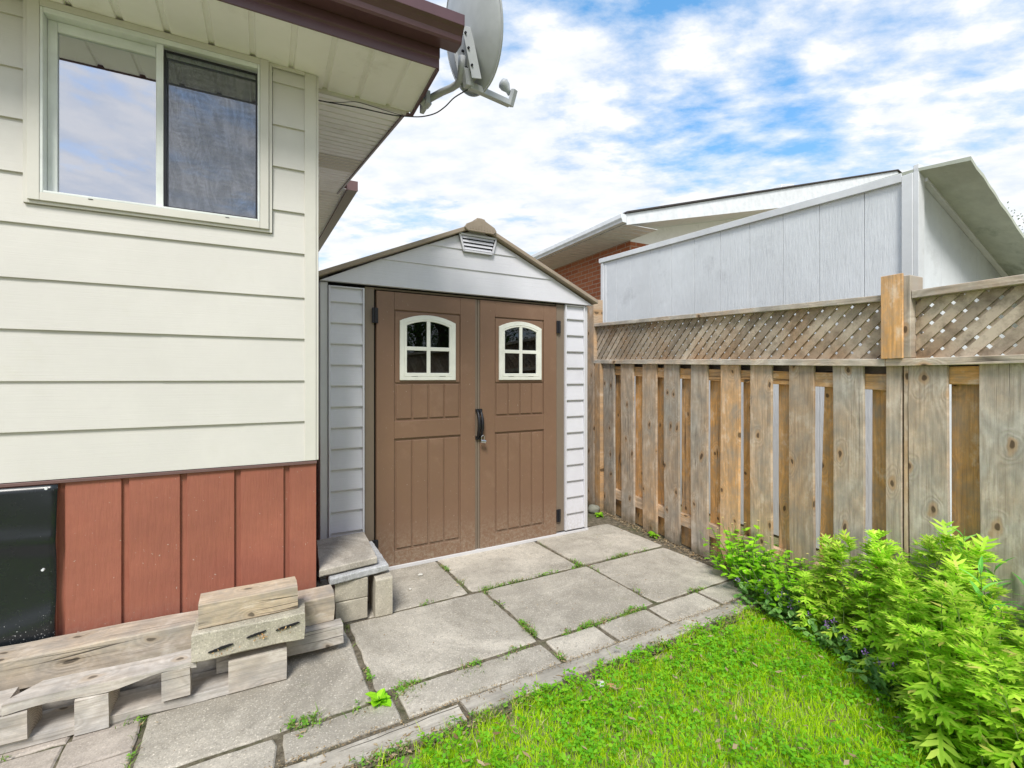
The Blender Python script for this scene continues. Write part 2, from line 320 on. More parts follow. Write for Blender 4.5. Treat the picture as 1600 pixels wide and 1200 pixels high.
# edging timbers, flush with the border pavers
def sag_beam(L_, w, h, name, mat, parent=None, col=(.1, .5, .5, 1), rough=.004, nx=None, seed=0):
    """weathered timber along x from 0 to L_, y 0..w, z 0..h with uneven, worn faces"""
    nx = nx or max(6, int(L_ / .04)); sec = []; c = .045 * min(w, h)
    for a in ((c, 0), (w * .5, 0), (w - c, 0), (w, c), (w, h * .5), (w, h - c), (w - c, h), (w * .5, h), (c, h), (0, h - c), (0, h * .5), (0, c)): sec.append(a)
    vs = []; n = len(sec)
    for i in range(nx + 1):
        x = L_ * i / nx
        for k, (y, z) in enumerate(sec):
            q = Vector((x * 9 + seed, y * 22, z * 22)); dx = mnoise.noise(q + Vector((5, 0, 0))) * rough * (1.5 if i in (0, nx) else 0)
            vs.append((x + dx, y + mnoise.noise(q) * rough, z + mnoise.noise(q + Vector((0, 9, 0))) * rough))
    fs = [(i * n + k, i * n + (k + 1) % n, (i + 1) * n + (k + 1) % n, (i + 1) * n + k) for i in range(nx) for k in range(n)] + [tuple(range(n))[::-1], tuple(range(nx * n, nx * n + n))]
    return MB().add(vs, fs).build(name, mat, parent, color=col)
M_edge = wood('grey_worn_edging_wood', 'x', (.50, .465, .40), (.50, .43, .34), (.20, .175, .145), knot=False, freq=5, crack=.9)
for x0, x1, lab, g_ in [(-2.6, -.04, 'worn flush edging timber with a long crack beside the small border pavers near the front', .5), (-.02, 1.86, 'grey splintered edging timber between the border pavers and the lawn, nearer the fence', .44)]:
    t = sag_beam(x1 - x0, .095, .075, 'edging_timber', M_edge, None, (.15, g_, .5, 1), .004, seed=x0)
    a = radians(SA); ox, oy = x0, -1.512
    t.location = (SO[0] + ox * cos(a) - oy * sin(a), SO[1] + ox * sin(a) + oy * cos(a), -.073); t.rotation_euler = (0, 0, a - (.006 if x0 < -1 else 0))
    tag(t, lab, 'edging timber')

# ------------------------------------------------------------------ our house
HC = (-.98, 2.37, 0); HA = 27.5
house = empty('house', HC, HA, 'cream sided bungalow with red-brown skirting panels and maroon gutter on the left', 'house')
LV = [.862, 1.057, 1.256, 1.460, 1.661, 1.876, 2.074, 2.282, 2.481, 2.684, 2.80]
def clap(b, x0, x1, z0, z1, y=0.0, lap=.013, cz=None, top=None):
    """one lapped board; bottom edge stands proud and has a dark underside"""
    b.prism([(y - lap, z0), (y - lap + .002, z0 + .004) if False else (y - lap, z0 + .003), (y - .002, z1 + .012), (y + .012, z1 + .012), (y + .012, z0)], x0, x1, 'x')
b = MB(); wx0, wx1, wz0 = -1.062, -.188, 1.955
for i in range(len(LV) - 1):
    z0, z1 = LV[i], LV[i + 1]
    if z1 <= wz0: segs = [(-6, -.046, z0)]
    elif z0 < wz0: segs = [(-6, -.046, z0)]
    else: segs = [(-6, wx0, z0), (wx1, -.046, z0)]
    for x0, x1, zb in segs:
        if z0 < wz0 < z1:
            clap(b, x0, wx0, z0, z1); clap(b, wx1, x1, z0, z1)
            f = (wz0 - z0) / (z1 - z0); b.prism([(-.013, z0), (-.013, z0 + .003), (-.013 + .011 * f, wz0), (.012, wz0), (.012, z0)], wx0, wx1, 'x')
        else:
            sm = {1: -1.35, 2: -.62, 3: -1.02, 0: -.31}.get(i)
            if sm and z1 <= wz0: clap(b, x0, sm, zb, z1); clap(b, sm, x1, zb, z1, -.0013)
            else: clap(b, x0, x1, zb, z1)
b.build('siding', M_siding, house)
b = MB()
for i in range(len(LV) - 1):                      # side wall siding
    z0, z1 = LV[i], LV[i + 1]; b.prism([(-.001 + .013, z0), (.013, z0 + .003), (.002, z1 + .012), (-.012, z1 + .012), (-.012, z0)][::-1], .02, 8, 'y')
b.box(-.012, .0, .02, 8, 2.8, 3.1)
b.build('side_siding', M_siding, house)
MB().box(-.048, .004, -.017, .03, .862, 2.764).box(.0042, .016, -.012, .04, .862, 2.764).build('corner_board', M_trim, house, .0015)
b = MB(); xs = [-6, -5.55, -5.3, -5.1, -4.9, -4.6, -4.3, -4.1, -3.9, -3.7, -3.4, -3.2, -3.0, -2.8, -2.6, -2.4, -2.19, -1.98, -1.775, -1.57, -1.364, -1.158, -.952, -.746, -.541, -.333, -.127, .006]
for i in range(len(xs) - 1):
    b.box(xs[i] + (.0125 if i else 0), xs[i + 1] - (.0125 if i < len(xs) - 2 else 0), -.006, .012, 0.0, .847)
b.build('skirting_panel', M_skirt, house, .002)
MB().box(-6, .001, .0075, .02, 0, .846).build('skirting_groove', M_skirt, house)
MB().box(-.02, .0035, .021, 8, 0, .862).build('side_skirting', M_skirt, house)
MB().prism([(-.018, .846), (-.018, .8585), (.01, .8605), (.01, .846)], -6, .008, 'x').build('drip_trim', M_maroon2, house, .001)
MB().box(-6, -.05, .06, .09, .0, 2.9).build('unlit_room_sheet', M_dark, house)  # near-black colour painted in for the unlit room behind the window panes

win = MB()
win.box(-1.06, -1.046, -.022, .02, 1.957, 2.765).box(-.204, -.19, -.022, .02, 1.957, 2.765).box(-1.046, -.204, -.022, .02, 1.957, 1.969)
window = win.build('window', M_trim, house, .001)
MB().box(-1.0455, -1.009, -.032, .02, 1.9695, 2.765).box(-.2405, -.2045, -.032, .02, 1.9695, 2.765).box(-1.0085, -.241, -.032, .02, 1.9695, 2.001).box(-1.0085, -.241, -.032, .02, 2.737, 2.765).build('casing', M_trim, window, .0015)
MB().box(-1.0085, -.999, -.03, .055, 2.0015, 2.7365).box(-.2505, -.2415, -.03, .055, 2.0015, 2.7365).box(-.9985, -.251, -.03, .055, 2.0015, 2.011).box(-.9985, -.251, -.03, .055, 2.715, 2.7365).build('frame', M_vinyl, window, .0015)
MB().box(-.637, -.612, -.02, .05, 2.0115, 2.7145).build('mullion', M_vinyl, window, .0015)
fx0, fx1, fz0, fz1 = -.9985, -.6375, 2.0115, 2.7145
s1 = MB().box(fx0, fx0 + .03, .012, .04, fz0, fz1).box(fx1 - .006, fx1, .012, .04, fz0, fz1).box(fx0 + .0305, fx1 - .0065, .012, .04, fz0, fz0 + .012).box(fx0 + .0305, fx1 - .0065, .012, .04, fz1 - .04, fz1).build('sash', M_vinyl, window, .0015)
MB().box(fx0 + .031, fx1 - .007, .024, .028, fz0 + .0125, fz1 - .0405).build('pane', M_glass, window)
MB().box(-.6115, -.2515, .022, .026, 2.0115, 2.7145).build('pane', M_glass, window)
gx0, gx1, gz0, gz1 = -.6105, -.2525, 2.0125, 2.700
MB().box(gx0, gx0 + .007, -.012, -.002, gz0, gz1).box(gx1 - .007, gx1, -.012, -.002, gz0, gz1).box(gx0 + .0075, gx1 - .0075, -.012, -.002, gz0, gz0 + .007).box(gx0 + .0075, gx1 - .0075, -.012, -.002, gz1 - .007, gz1).build('screen_frame', M_black, window)
MB().add([(gx0 + .007, -.006, gz0 + .007), (gx1 - .007, -.006, gz0 + .007), (gx1 - .007, -.006, gz1 - .007), (gx0 + .007, -.006, gz1 - .007)], [(0, 1, 2, 3)]).build('insect_screen', M_screen, window)
MB().box(-.86, -.845, -.0335, -.0325, 1.997, 1.9995).build('drain_slot', M_black, window); MB().box(-.38, -.365, -.0335, -.0325, 1.997, 1.9995).build('drain_slot', M_black, window)

# soffit under the front eave: ribbed metal, out past the corner as a boxed return
b = MB(); ZS = 2.766; y0, y1 = -.352, .095
xs = [.51]; x = .382
seams = [.384 + .0 - .163 * k for k in range(0, 38)]
prof = [(.512, ZS)]
for s_ in seams: prof += [(s_ + .012, ZS), (s_ + .006, ZS + .011), (s_ - .012, ZS + .011), (s_ - .016, ZS)]
prof += [(-6, ZS), (-6, ZS + .02), (.512, ZS + .02)]
b.prism(prof, y0, y1, 'y'); b.build('front_soffit', M_soffit, house)
MB().box(-6, -.0485, -.02, -.0145, 2.748, 2.765).build('soffit_channel', M_trim, house)
MB().prism([(.092, 2.757), (.092, 2.80), (.106, 2.84), (.112, 2.84), (.112, 2.752), (.10, 2.752)], .0165, .50, 'x').build('return_trim', M_trim, house, .001)
MB().prism([(-.356, 2.758), (-.356, 2.80), (-.366, 2.806), (-.366, 2.86), (-.350, 2.87), (-.350, 2.757)], -6, .525, 'x').build('front_fascia', M_maroon, house, .0012)
gut = MB()
gp = [(-.368, 2.848), (-.445, 2.842), (-.452, 2.852), (-.458, 2.872), (-.474, 2.892), (-.488, 2.905), (-.488, 2.955), (-.480, 2.962), (-.476, 2.957), (-.482, 2.952), (-.482, 2.907), (-.469, 2.896), (-.453, 2.876), (-.446, 2.857), (-.44, 2.848), (-.374, 2.853), (-.374, 2.96), (-.368, 2.96)]
gutter = gut.prism(gp, -6, .60, 'x').build('gutter', M_maroon, house, .0008)
MB().prism([gp[0]] + gp[1:8] + [gp[-1]], .6005, .603, 'x').build('end_cap', M_maroon, gutter)
# side return + rising rake with its soffit
MB().box(.5125, .527, -.3495, .118, 2.753, 2.86).box(.485, .512, .088, .118, 2.7515, 2.757).build('return_fascia', M_maroon, house, .0012)
def rz(v): return 2.806 + .1775 * (v - .12)
b = MB(); v = .1205
while v < 3.06:
    w = .098; b.add([(.017, v, rz(v)), (.5, v, rz(v)), (.5, v + w - .018, rz(v + w - .018)), (.017, v + w - .018, rz(v + w - .018))], [(0, 1, 2, 3)])
    b.add([(.017, v + w - .018, rz(v + w - .018)), (.5, v + w - .018, rz(v + w - .018)), (.5, v + w - .006, rz(v + w) + .03), (.017, v + w - .006, rz(v + w) + .03)], [(0, 1, 2, 3)])
    b.add([(.017, v + w - .006, rz(v + w) + .012), (.5, v + w - .006, rz(v + w) + .03), (.5, v + w, rz(v + w)), (.017, v + w, rz(v + w))], [(0, 1, 2, 3)])
    v += w
b.build('rake_soffit', M_soffit, house, fix=False)
def vent_mat():
    m = Mat('perforated_soffit', .5, .3); v = m.vec((1, 1, 1), rand=False); d = m.vor(v, 120, rand=0); m.col(m.mix(m.rng(d, .28, .4), (.30, .26, .19), (.74, .69, .56))); return m.m
b = MB(); v = .1205 + .098 * 14
for k in range(5):
    b.add([(.02, v + .002, rz(v + .002) - .002), (.498, v + .002, rz(v + .002) - .002), (.498, v + .080, rz(v + .080) - .002), (.02, v + .080, rz(v + .080) - .002)], [(0, 1, 2, 3)]); v += .098
b.build('soffit_vent', vent_mat(), house)
def slope_beam(x0, x1, v0, v1, zf, h0, h1):
    return [(x, v, zf(v) + h) for x in (x0, x1) for v in (v0, v1) for h in (h0, h1)], [(0, 1, 3, 2), (4, 6, 7, 5), (0, 4, 5, 1), (2, 3, 7, 6), (0, 2, 6, 4), (1, 5, 7, 3)]
MB().add(*slope_beam(.5005, .514, .1185, 3.08, rz, -.012, .13)).add(*slope_beam(.5145, .522, .1185, 3.08, rz, .02, .14)).build('rake_fascia', M_maroon2, house)
# rear part of the eave: soffit, fascia and gutter stepping out beyond the rake
def rr2(v): return 3.335 + .0735 * (v - 3.05)
b = MB(); v = 3.09
while v < 8.1:
    w = .12; b.add(*slope_beam(.0, .60, v, v + w - .018, rr2, .06, .07)); b.add(*slope_beam(.0, .60, v + w - .018, v + w, rr2, .068, .075)); v += w
b.build('rear_soffit', M_soffit, house)
rgut = MB(); rgut.add(*slope_beam(.6005, .612, 3.05, 8.2, rr2, .03, .16)).add(*slope_beam(.6125, .70, 3.05, 8.2, rr2, .045, .053)).add(*slope_beam(.695, .72, 3.05, 8.2, rr2, .0535, .15)).add(*slope_beam(.6005, .72, 3.04, 3.0495, rr2, .045, .155)); rgut.build('rear_gutter', M_maroon2, house)
MB().box(-.02, .0, 3.0, 8.0, 3.0, 3.6).build('upper_side_wall', M_siding, house)
def shingle():
    m = Mat('dark_shingle', .95, .1); v = m.vec(rand=False); k = m.noise(v, 60, 5, .7); m.col(m.mix(m.rng(k, .3, .7), (.035, .03, .03), (.10, .09, .085))); m.bump(k, .6, .005); return m.m
M_shingle = shingle()
def rt(v): return 2.95 + .1775 * (v + .40)
MB().add(*slope_beam(-6, .53, -.40, 3.1, rt, 0, .02)).add(*slope_beam(-6, .63, 3.1, 8.2, lambda v: rt(3.1) + .07 * (v - 3.1), 0.01, .03)).build('roof', M_shingle, house)

# black sheet covering the left end of the skirting
b = MB(); nx, nz = 40, 34; vs = []
for i in range(nx + 1):
    for j in range(nz + 1):
        u = i / nx; w = j / nz; x = -1.95 + (1.95 - .957 - .012 * (1 - w)) * u; z = .02 + .823 * w
        y = -.02 - .016 * mnoise.noise(Vector((x * 3.1, z * 3.6, 1))) - .012 * math.exp(-((z - .62 + .1 * (x + 1)) / .035) ** 2) * (1 if x > -1.2 else .4) - .010 * math.exp(-((z - .3 - .3 * (x + 1)) / .05) ** 2)
        vs.append((x, y, z))
fs = [(i * (nz + 1) + j, (i + 1) * (nz + 1) + j, (i + 1) * (nz + 1) + j + 1, i * (nz + 1) + j + 1) for i in range(nx) for j in range(nz)]
m = Mat('black_poly_sheet', .22, .45); v = m.vec(rand=False); x_, y_, z_ = m.xyz()
sp_ = m.noise(v, 150, 3, .6); ar = m.math('MULTIPLY', m.rng(z_, .42, .08), m.rng(x_, -1.25, -.97)); thr = m.math('SUBTRACT', sp_, m.math('SUBTRACT', .735, m.math('MULTIPLY', ar, .25)))
m.col(m.mix(m.rng(thr, 0, .04), (.012, .015, .018), (.42, .42, .42))); m.rough(m.rng(m.noise(v, 6, 5, .6), .3, .7, .16, .36))
sheet = MB().add(vs, fs).build('black_sheet', m.m, house and None, smooth=True); sheet.location = HC; sheet.rotation_euler = (0, 0, radians(HA))
so_ = sheet.modifiers.new('solid', 'SOLIDIFY'); so_.thickness = .002
tag(sheet, 'glossy black plastic sheet screwed over the left end of the red skirting', 'plastic sheet')
b = MB()
for x, z in ((-.985, .833), (-.995, .515)): MB().tube([(x, -.047, z), (x, -.036, z)], .0048, 10).build('screw', M_alum, sheet)

# satellite dish on the rake end
dish = empty('satellite_dish', (0, 0, 0), 0, 'grey satellite dish on a bent mast at the end of the maroon gutter', 'satellite dish')
DC = Vector((-.203, 2.43, 1.27 + (590 - 47) / 745 * 2.43)); A, E_ = radians(56), radians(14)
DN = Vector((cos(E_) * sin(A), cos(E_) * cos(A), sin(E_))); DX = DN.cross(Vector((0, 0, 1))).normalized(); DY = DX.cross(DN).normalized()
if DY.z < 0: DY = -DY
vs = []; rings, sg = 12, 48; ra, rb = .262, .295
for side in (0, 1):
    for i in range(rings + 1):
        r = i / rings
        for k in range(sg):
            a = 2 * pi * k / sg; d = .055 * r * r - .055 + (.004 if side else 0)
            vs.append(DC + DX * (ra * r * cos(a)) + DY * (rb * r * sin(a)) + DN * d)
fs = []
for side in (0, 1):
    o_ = side * (rings + 1) * sg
    fs += [(o_ + i * sg + k, o_ + i * sg + (k + 1) % sg, o_ + (i + 1) * sg + (k + 1) % sg, o_ + (i + 1) * sg + k) for i in range(rings) for k in range(sg)]
fs += [(rings * sg + k, rings * sg + (k + 1) % sg, (2 * rings + 1) * sg + (k + 1) % sg, (2 * rings + 1) * sg + k) for k in range(sg)]
MB().add(vs, fs).build('reflector', M_dish, dish, smooth=True)
rim = [DC + DX * (ra * cos(2 * pi * k / 64)) + DY * (rb * sin(2 * pi * k / 64)) for k in range(65)]
MB().tube(rim, .005, 8, False).build('rim', M_dish, dish, smooth=True)
MT = Matrix((( DX.x, DN.x, DY.x, 0), (DX.y, DN.y, DY.y, 0), (DX.z, DN.z, DY.z, 0), (0, 0, 0, 1)))
def dl(x, n, y): return DC + DX * x + DN * n + DY * y
BM = Matrix.Translation(DC) @ MT
br = MB(); br.box(-.055, .055, -.078, -.045, -.25, -.03, BM).box(-.060, -.055, -.10, -.045, -.27, -.025, BM).box(.055, .060, -.10, -.045, -.27, -.025, BM)
bracket = br.build('bracket', M_dish, dish, .002)
for x, y in ((-.04, -.05), (.04, -.05), (-.04, -.23), (.04, -.23), (0, -.11), (.0, -.19)): MB().tube([dl(x, -.088, y), dl(x, -.078, y)], .0065, 6).build('bolt', M_black, bracket)
for sg_ in (-1, 1):
    for n_, y in ((-.09, -.06), (-.09, -.13), (-.09, -.21)): MB().tube([dl(sg_ * .067, n_, y), dl(sg_ * .059, n_, y)], .0065, 6).build('bolt', M_black, bracket)
P0 = Vector(on_ground(668, 700)); 
def at_d(px, py, d): return Vector(((px - 800) / 745 * d, d, 1.27 + (590 - py) / 745 * d))
MB().tube([at_d(668, 156, 2.58), at_d(690, 144, 2.56), at_d(706, 137, 2.52), at_d(715, 131, 2.48), at_d(720, 122, 2.43), at_d(721, 108, 2.40), at_d(722, 88, 2.39)], .0185, 16).build('mast', M_dish, dish, smooth=True)
MB().tube([at_d(662, 164, 2.60), at_d(668, 156, 2.58)], .03, 12).box(-.012, .012, -.06, .06, -.03, .04, Matrix.Translation(at_d(664, 161, 2.6)) @ Matrix.Rotation(radians(HA), 4, 'Z')).build('mast_foot', M_dish, dish, .002)
def bar(p, q, w, h):
    p, q = Vector(p), Vector(q); d = (q - p); Lb = d.length; d.normalize(); s_ = d.cross(Vector((0, 0, 1))).normalized(); u_ = s_.cross(d)
    Mx = Matrix(((d.x, s_.x, u_.x, p.x), (d.y, s_.y, u_.y, p.y), (d.z, s_.z, u_.z, p.z), (0, 0, 0, 1))); return (0, Lb, -w / 2, w / 2, -h / 2, h / 2, Mx)
armA, armB = dl(0, -.09, -.285), at_d(796, 162, 2.62)
MB().box(*bar(armA + Vector((0, 0, .01)), armB, .03, .034)).build('arm', M_dish, dish, .003)
MB().box(*bar(dl(0, -.085, -.20), armA, .04, .045)).build('arm_root', M_dish, dish, .003)
MB().tube([at_d(784, 128, 2.6), at_d(786, 130, 2.6), at_d(790, 136, 2.61), at_d(794, 142, 2.61), at_d(797, 148, 2.62)], [.022, .030, .027, .014, .012], 16).build('feed_horn', M_dish, dish, smooth=True)
MB().box(*bar(at_d(804, 140, 2.60), at_d(797, 166, 2.62), .03, .026)).build('horn_bracket', M_dish, dish, .002)

def catmull(ps, n=8):
    ps = [Vector(p) for p in ps]; o = []
    for i in range(len(ps) - 1):
        a, b_, c, d = ps[max(i - 1, 0)], ps[i], ps[i + 1], ps[min(i + 2, len(ps) - 1)]
        for k in range(n):
            t = k / n; o.append(.5 * ((2 * b_) + (c - a) * t + (2 * a - 5 * b_ + 4 * c - d) * t * t + (3 * b_ - a - 3 * c + d) * t ** 3))
    return o + [ps[-1]]
cb = MB().tube(catmull([at_d(731, 140, 2.45), at_d(720, 146, 2.47), at_d(708, 154, 2.5), at_d(695, 167, 2.53), at_d(680, 177, 2.56), at_d(660, 182, 2.6), at_d(640, 182, 2.64), at_d(610, 179, 2.62), at_d(560, 168, 2.56), at_d(520, 161, 2.5), at_d(489, 155, 2.44)]), .0032, 8).build('coax_cable', M_cable, None, smooth=True)
tag(cb, 'thick black cable looping from the dish under the eave to the corner', 'cable')
cb = MB().tube(catmull([at_d(627, 180, 2.63), at_d(600, 172, 2.62), at_d(575, 164, 2.58), at_d(555, 159, 2.54), at_d(530, 160, 2.52), at_d(500, 158, 2.46)]), .0016, 6).build('thin_wire', M_cable, None, smooth=True)
tag(cb, 'thin dark wire arching above the thick cable under the eave', 'wire')

# ------------------------------------------------------------------ garden shed
shed = empty('garden_shed', SO, SA, 'grey resin garden shed with brown double doors under a low gable', 'shed')
W0, W1 = -.345, 1.747; WX = W1 - W0; RC = .716
def louver(name, x0, x1, z0, z1, pitch=.1318, y=0):
    o = MB(); z = z0
    MBo = MB().box(x0, x0 + .012, y - .016, y + .03, z0, z1).box(x1 - .012, x1, y - .016, y + .03, z0, z1).box(x0 + .0125, x1 - .0125, y - .016, y + .03, z1 - .008, z1).build('panel_edge', M_shedgrey, shed, .002)
    while z < z1 - .02:
        zt = min(z + pitch, z1 - .009); o.prism([(y - .013, z + .006), (y - .011, z + .001), (y - .006, z), (y + .02, z), (y + .02, zt + .002), (y + .004, zt + .002), (y + .003, zt - .004)], x0 + .0125, x1 - .0125, 'x'); z += pitch
    return o.build(name, M_shedgrey, shed)
louver('wall_panel', -.297, -.078, .03, 1.845)
louver('wall_panel', 1.512, 1.712, .03, 1.862)
MB().box(-.345, -.3, -.004, .04, .02, 1.865).build('corner_trim', M_shedtrim, shed, .004, 2); MB().box(1.7145, 1.747, -.002, .04, .02, 1.865).build('corner_trim', M_shedtrim, shed, .004, 2)
MB().box(-.0745, -.013, .002, .05, .03, 1.86).box(1.433, 1.509, .002, .05, .03, 1.86).box(-.0125, 1.4325, .012, .05, 1.848, 1.862).build('door_frame', M_jamb, shed, .003)
MB().box(-.29, 1.70, .051, .056, .019, 1.95).build('unlit_interior_sheet', M_dark, shed)  # added sheet, coloured near-black for the unlit shed interior seen through door gaps
MB().box(-.345, 1.747, -.014, 2.1, -.005, .018).build('floor_plate', M_shedtrim, shed, .002)
for nm, x in (('side_wall', -.345), ('side_wall', 1.705)):
    b = MB(); z = .03
    while z < 1.86: b.box(x, x + .04, .0405, 2.08, z, min(z + .128, 1.9)); z += .1318
    b.build(nm, M_shedgrey, shed, .004)
MB().box(-.30, 1.70, 2.05, 2.08, 0.02, 1.9).box(-.3, 1.7, .3, .31, 1.0, 1.01).build('back_wall', M_shedgrey, shed)
RZ, EZ, SL = 2.355, 1.885, (2.355 - 1.885) / 1.075
def roofz(x): return RZ - abs(x - RC) * SL
b = MB(); gz = [1.868, 2.042, 2.180, 2.275, 2.36]
for i in range(len(gz) - 1):
    z0, z1 = gz[i], gz[i + 1]
    def hw_(z): return max(.004, (RZ - .012 - z) / SL)
    a0, a1 = hw_(z0), hw_(min(z1, RZ - .02)); a0 = min(a0, 1.065)
    yf, yb = -.034, -.026
    if z1 > RZ - .02: z1 = RZ - .02
    vs = [(RC - a0, yf, z0), (RC + a0, yf, z0), (RC + a1, yb, z1 + .004), (RC - a1, yb, z1 + .004), (RC - a0, .0, z0), (RC + a0, .0, z0), (RC + a1, 0, z1), (RC - a1, 0, z1)]
    b.add(vs, [(0, 1, 2, 3), (4, 7, 6, 5), (0, 4, 5, 1), (1, 5, 6, 2), (3, 2, 6, 7), (0, 3, 7, 4)])
gable = b.build('gable_panel', M_shedgrey, shed, .0015)
MB().box(W0 - .005, W1 + .005, -.024, .01, 1.8665, 1.8675 + .0).build('gable_shadow_joint', M_shedtrim, shed) if False else None
b = MB()
for sgn in (-1, 1):
    xe = RC + sgn * 1.085; th = .030
    poly = [(RC + sgn * .0, RZ - .0), (xe, roofz(xe)), (xe, roofz(xe) + th), (RC, RZ + th)]
    b = MB().prism(poly, -.075, 2.12, 'y'); b.build('roof_panel', M_roofres, shed, .004, 2)
b = MB()
b.prism([(RC - .128, RZ + .026 - .128 * SL), (RC - .11, RZ + .038 - .095 * SL), (RC - .035, RZ + .034), (RC - .03, RZ + .046), (RC + .03, RZ + .046), (RC + .035, RZ + .034), (RC + .11, RZ + .038 - .095 * SL), (RC + .128, RZ + .026 - .128 * SL), (RC + .10, RZ - .052), (RC - .10, RZ - .052)], -.092, -.0765, 'y')
cap = b.build('ridge_cap', M_roofres, shed, .004)
MB().prism([(RC - .05, RZ + .031), (RC + .05, RZ + .031), (RC + .02, RZ + .055), (RC - .02, RZ + .055)], -.0755, 2.12, 'y').build('ridge_strip', M_roofres, shed, .003)
b = MB()                                             # raised lug marks across the cap
for k in range(9):
    x = RC - .09 + k * .0225; b.box(x, x + .010, -.0935, -.0921, RZ - .036, RZ - .036 + .034 - abs(k - 4) * .004)
b.build('cap_rib', M_roofres, cap, .001)
vo = MB(); vz0, vz1 = 2.165, 2.293; t0, t1 = .152, .118
def trap(w0, w1, z0, z1, y0, y1, b):
    b.add([(RC - w0, y0, z0), (RC + w0, y0, z0), (RC + w1, y0, z1), (RC - w1, y0, z1), (RC - w0, y1, z0), (RC + w0, y1, z0), (RC + w1, y1, z1), (RC - w1, y1, z1)], [(0, 1, 2, 3), (4, 7, 6, 5), (0, 4, 5, 1), (1, 5, 6, 2), (3, 2, 6, 7), (0, 3, 7, 4)])
trap(.118, .152, vz0, vz1, -.039, -.0355, vo); vent = vo.build('gable_vent', M_dark, shed)
vo = MB(); trap(.118, .122, vz0, vz0 + .013, -.052, -.0395, vo); trap(.149, .152, vz1 - .012, vz1, -.052, -.0395, vo)
for sgn in (-1, 1):
    vo.add([(RC + sgn * .118, -.052, vz0), (RC + sgn * .152, -.052, vz1), (RC + sgn * .138, -.052, vz1 - .005), (RC + sgn * .106, -.052, vz0 + .005), (RC + sgn * .118, -.0395, vz0), (RC + sgn * .152, -.0395, vz1), (RC + sgn * .138, -.0395, vz1 - .005), (RC + sgn * .106, -.0395, vz0 + .005)], [(0, 1, 2, 3), (4, 7, 6, 5), (0, 4, 5, 1), (1, 5, 6, 2), (3, 2, 6, 7), (0, 3, 7, 4)])
for k in range(4):
    z = vz0 + .016 + k * .026; w = .108 + k * .0068; vo.prism([(-.05, z), (-.048, z + .004), (-.0395, z + .020), (-.0395, z + .014)], RC - w, RC + w, 'x')
vo.build('vent_louver', M_shedgrey, vent, .001)

